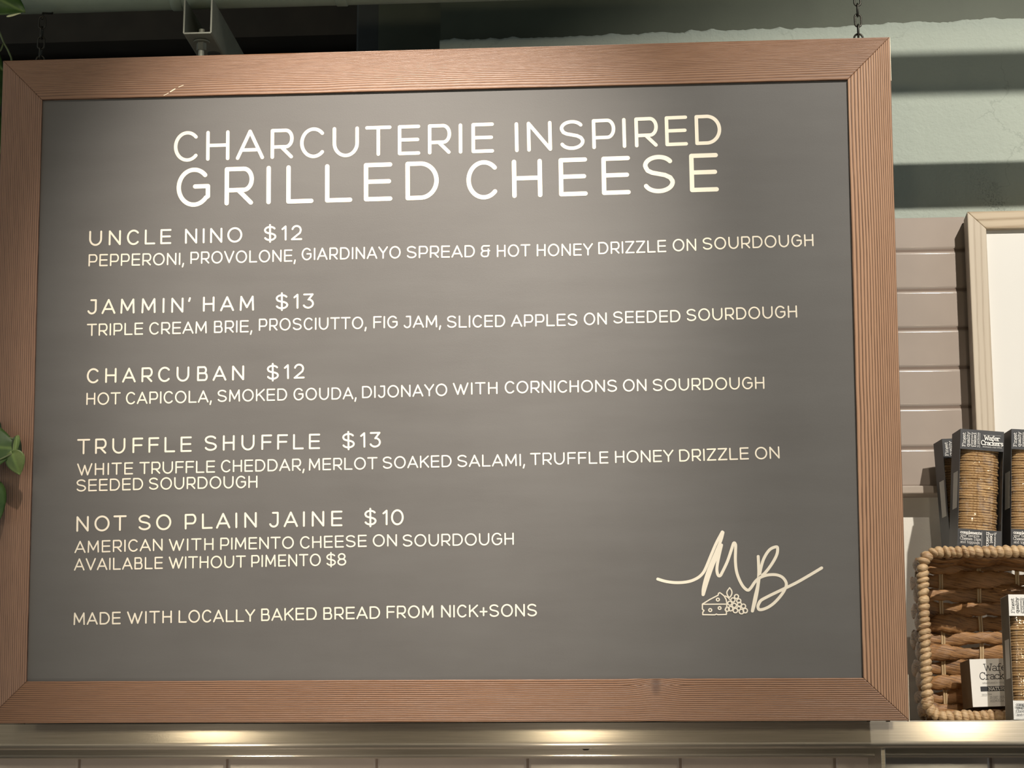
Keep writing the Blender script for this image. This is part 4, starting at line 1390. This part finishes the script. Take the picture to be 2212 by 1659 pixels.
    if sticker:
        bm = bmesh.new()
        add_box(bm, (-w - 0.0003, -0.018, 0.066), (-w, 0.010, 0.128))
        tag(link('sticker', bm, M_STICK, root), 'white paper sticker on the side')
    return root


def base(px, py, Y):
    p = at(px, py, Y)
    return p


grp = 'black boxes of wafer crackers on the basket'
DY = BY + 0.045
zb_ = bz0 + BH + 0.003
p = base(2123, 1182, DY)
b1 = cracker_box((p.x - 0.0095, DY + CD / 2, zb_ + 0.002), (0.02, math.radians(3.6), math.radians(8)), True, 'black wafer cracker box in front on the basket, the one seen whole', grp)
p = base(2227, 1187, DY)
b2 = cracker_box((p.x, DY + CD / 2, zb_ + 0.001), (0.02, math.radians(2.6), math.radians(7)), True, 'black wafer cracker box at the picture edge, right of the whole one', grp)
p = base(2072, 1182, DY + 0.098)
b3 = cracker_box((p.x + 0.018, DY + 0.098 + CD / 2, zb_ + 0.0065), (0.02, math.radians(-2.8), math.radians(9)), True, 'black wafer cracker box standing half hidden behind the front one', grp)
WY = 0.1435
p = base(2237, 1549, WY)
b4 = cracker_box((p.x, WY + CD / 2, zt + 0.0008), (0.0, 0.0, math.radians(5)), False, 'tall white wafer cracker box standing at the shelf edge by the basket', None)

# small white box inside the basket
SW_, SH_, SD_ = 0.078, 0.077, 0.07
wy = BY + 0.012
p = at(2096, 1530, wy)
sb = empty('cracker_box', (p.x + SW_ / 2, wy + SD_ / 2, bz0 + 0.0275), (0.0, math.radians(-2.0), math.radians(6)), 'small white cracker box marked NATURAL lying inside the wicker basket', 'cracker box')
bm = bmesh.new()
w = SW_ / 2
add_box(bm, (-w, -SD_ / 2, 0), (w, -SD_ / 2 + 0.0008, SH_))
add_box(bm, (-w, -SD_ / 2 + 0.0008, 0), (w, SD_ / 2, SH_), 1)
link('carton', bm, [M_WHITEC, M_CARTON_SIDE], sb)
y = -SD_ / 2 - 0.0002
bm = bmesh.new()
L1 = [0]
type_text(bm, 'Wafer', -0.0165, 0.0575, 0.0112, 0.044, y, 0.00055, lift=L1)
type_text(bm, 'Crackers', -0.0245, 0.0440, 0.0112, 0.0625, y, 0.00055, lift=L1)
type_text(bm, 'sensationally crispy texture', -0.021, 0.0370, 0.0030, 0.054, y, 0.0001, lift=L1)
type_text(bm, 'savour fine', -0.0235, 0.0185, 0.0026, 0.016, y, 0.00012, lift=L1)
type_text(bm, '20 DEC 2025 N1', -0.0110, 0.0125, 0.0038, 0.030, y, 0.00014, lift=L1) if all(c in TW_ or c == ' ' for c in '20 DEC 2025 N1') else None
type_text(bm, 'A1124U021A 20:43', -0.0110, 0.0070, 0.0038, 0.034, y, 0.00014, lift=L1)
flat_rect(bm, -0.0245, 0.037, 0.0245, 0.0325, y)
link('label_print', bm, M_INK_K, sb, keep=True)
bm = bmesh.new()
type_text(bm, 'NATURAL', -0.0115, 0.0262, 0.0048, 0.036, y - 0.0002, 0.00042, lift=[0])
tag(link('label_print', bm, M_INK_W, sb, keep=True), 'white word NATURAL in the black bar')

# ------------------------------------------------------------------ trailing vine at the left
def leaf_mat(name, a, b, vein=(0.20, 0.30, 0.08)):
    m_, nt, bs = new_mat(name)
    vec, s = obj_xyz(nt)
    c = ramp(nt, noise(nt, vec, 34, 4, 0.6), [(0.35, a), (0.65, b)])
    mid = ramp(nt, math_n(nt, 'ABSOLUTE', s[0]), [(0.0, (1, 1, 1)), (0.0013, (0, 0, 0))])
    c = mixc(nt, math_n(nt, 'MULTIPLY', mid, 0.5), c, vein)
    nt.links.new(c, bs.inputs['Base Color'])
    bs.inputs['Roughness'].default_value = 0.5
    return m_


M_LEAF = leaf_mat('green_vine_leaf', (0.026, 0.066, 0.010), (0.050, 0.105, 0.018))
M_LEAFD = leaf_mat('dark_vine_leaf', (0.014, 0.030, 0.010), (0.022, 0.045, 0.014))
M_LEAFP = leaf_mat('pale_leaf_underside', (0.080, 0.125, 0.030), (0.13, 0.18, 0.050))
M_STEM = plain('green_vine_stem', (0.10, 0.13, 0.05), 0.5, var=0.2)
M_CREAMV = plain('cream_leaf_streak', (0.60, 0.62, 0.36), 0.5)
vine = empty('trailing_vine', at(-60, 600, 0.0), label='green trailing vine hanging down beside the left edge of the menu board', cat='plant')
VL = vine.location


def leaf(base_, tip, width, facing, mat, fold=0.25, droop=0.15, name='leaf'):
    """heart shaped leaf from its stalk end to its tip; facing is the way its upper side looks"""
    base_, tip = Vector(base_), Vector(tip)
    ay = (tip - base_)
    L_ = ay.length
    ay.normalize()
    az = Vector(facing)
    az = (az - ay * az.dot(ay)).normalized()
    ax = ay.cross(az)
    bm = bmesh.new()
    n, m_ = 18, 10
    grid = []
    for i in range(n + 1):
        t = i / n
        hw = width / 2 * (math.sin(PI * min(1, t ** 0.62)) ** 0.8) if 0 < t < 1 else 0.0004
        row = []
        for j in range(-m_ // 2, m_ // 2 + 1):
            u = j / (m_ / 2)
            y = t - 0.16 * (abs(u) ** 1.5) * (1 - t) ** 2
            z = -fold * abs(u) * hw - droop * L_ * (t - 0.4) ** 2 + 0.03 * L_ * math.sin(u * 4 + t * 5) * 0.5
            row.append(bm.verts.new((u * hw, y * L_, z)))
        grid.append(row)
    for i in range(n):
        for j in range(m_):
            bm.faces.new((grid[i][j], grid[i][j + 1], grid[i + 1][j + 1], grid[i + 1][j]))
    o = link(name, bm, mat, vine, smooth=True)
    sol = o.modifiers.new('thick', 'SOLIDIFY')
    sol.thickness = 0.0005
    mt = Matrix.Identity(4)
    for i in range(3):
        mt[i][0], mt[i][1], mt[i][2], mt[i][3] = ax[i], ay[i], az[i], (base_ - VL)[i]
    o.matrix_local = mt
    return o


leaf(at(-70, -30, -0.10), at(54, 21, -0.10), 0.090, (0.1, -1, 0.5), M_LEAF, 0.12)
leaf(at(18, 35, -0.106), at(45, 29, -0.1055), 0.0045, (0.1, -1, 0.4), M_CREAMV, 0, 0, 'leaf_streak')
VY = -0.062
leaf(at(-75, 962, VY - 0.012), at(38, 968, VY - 0.004), 0.092, (0.15, -1, 0.15), M_LEAF, 0.10, 0.05)
leaf(at(38, 950, VY), at(44, 1012, VY + 0.010), 0.020, (0.9, -0.6, 0.1), M_LEAFD, 0.3, 0.15)
leaf(at(38, 946, VY - 0.006), at(29, 990, VY - 0.010), 0.010, (0.4, -1, 0.1), M_LEAFP, 0.3, 0.1)
leaf(at(26, 980, VY - 0.012), at(42, 1026, VY - 0.006), 0.034, (-0.1, -1, -0.2), M_LEAFP, 0.2, 0.2)
leaf(at(-40, 1045, VY), at(-4, 1128, VY + 0.005), 0.066, (0.4, -1, 0.2), M_LEAF, 0.2, 0.2)
leaf(at(-14, 905, VY), at(3, 935, VY), 0.016, (0.5, -1, 0.3), M_LEAFD)
for (x0, y0), (x1, y1), wd_ in (((-30, 130), (-4, 240), 0.05), ((-40, 215), (0, 330), 0.05), ((-50, 300), (-8, 420), 0.06), ((-60, 80), (6, 150), 0.05)):
    leaf(at(x0, y0, 0.03), at(x1, y1, 0.03), wd_, (0.3, -1, 0.3), M_LEAF)
for pts in ([(-40, -60, -0.02), (-20, 20, -0.02), (0, 72, -0.01), (8, 92, 0.0), (16, 106, 0.0), (24, 124, 0.01), (28, 150, 0.02)],
            [(-30, 160, 0.0), (-12, 120, 0.0), (2, 108, 0.0), (8, 92, 0.0)],
            [(-40, -60, -0.02), (-60, 300, -0.05), (-70, 600, -0.06), (-75, 962, VY - 0.012), (-60, 1010, VY - 0.01), (-40, 1045, VY), (-60, 1300, VY)],
            [(-75, 962, VY - 0.010), (-20, 950, VY), (20, 946, VY), (38, 950, VY)],
            [(-60, 1010, VY - 0.01), (-15, 1000, VY - 0.006), (26, 980, VY - 0.010)]):
    bm = bmesh.new()
    P_ = [at(*q_) - VL for q_ in pts]
    add_tube(bm, [P_[min(i, len(P_) - 1)] for i in range(len(P_))], 0.0016, 8)
    link('stem', bm, M_STEM, vine, smooth=True)
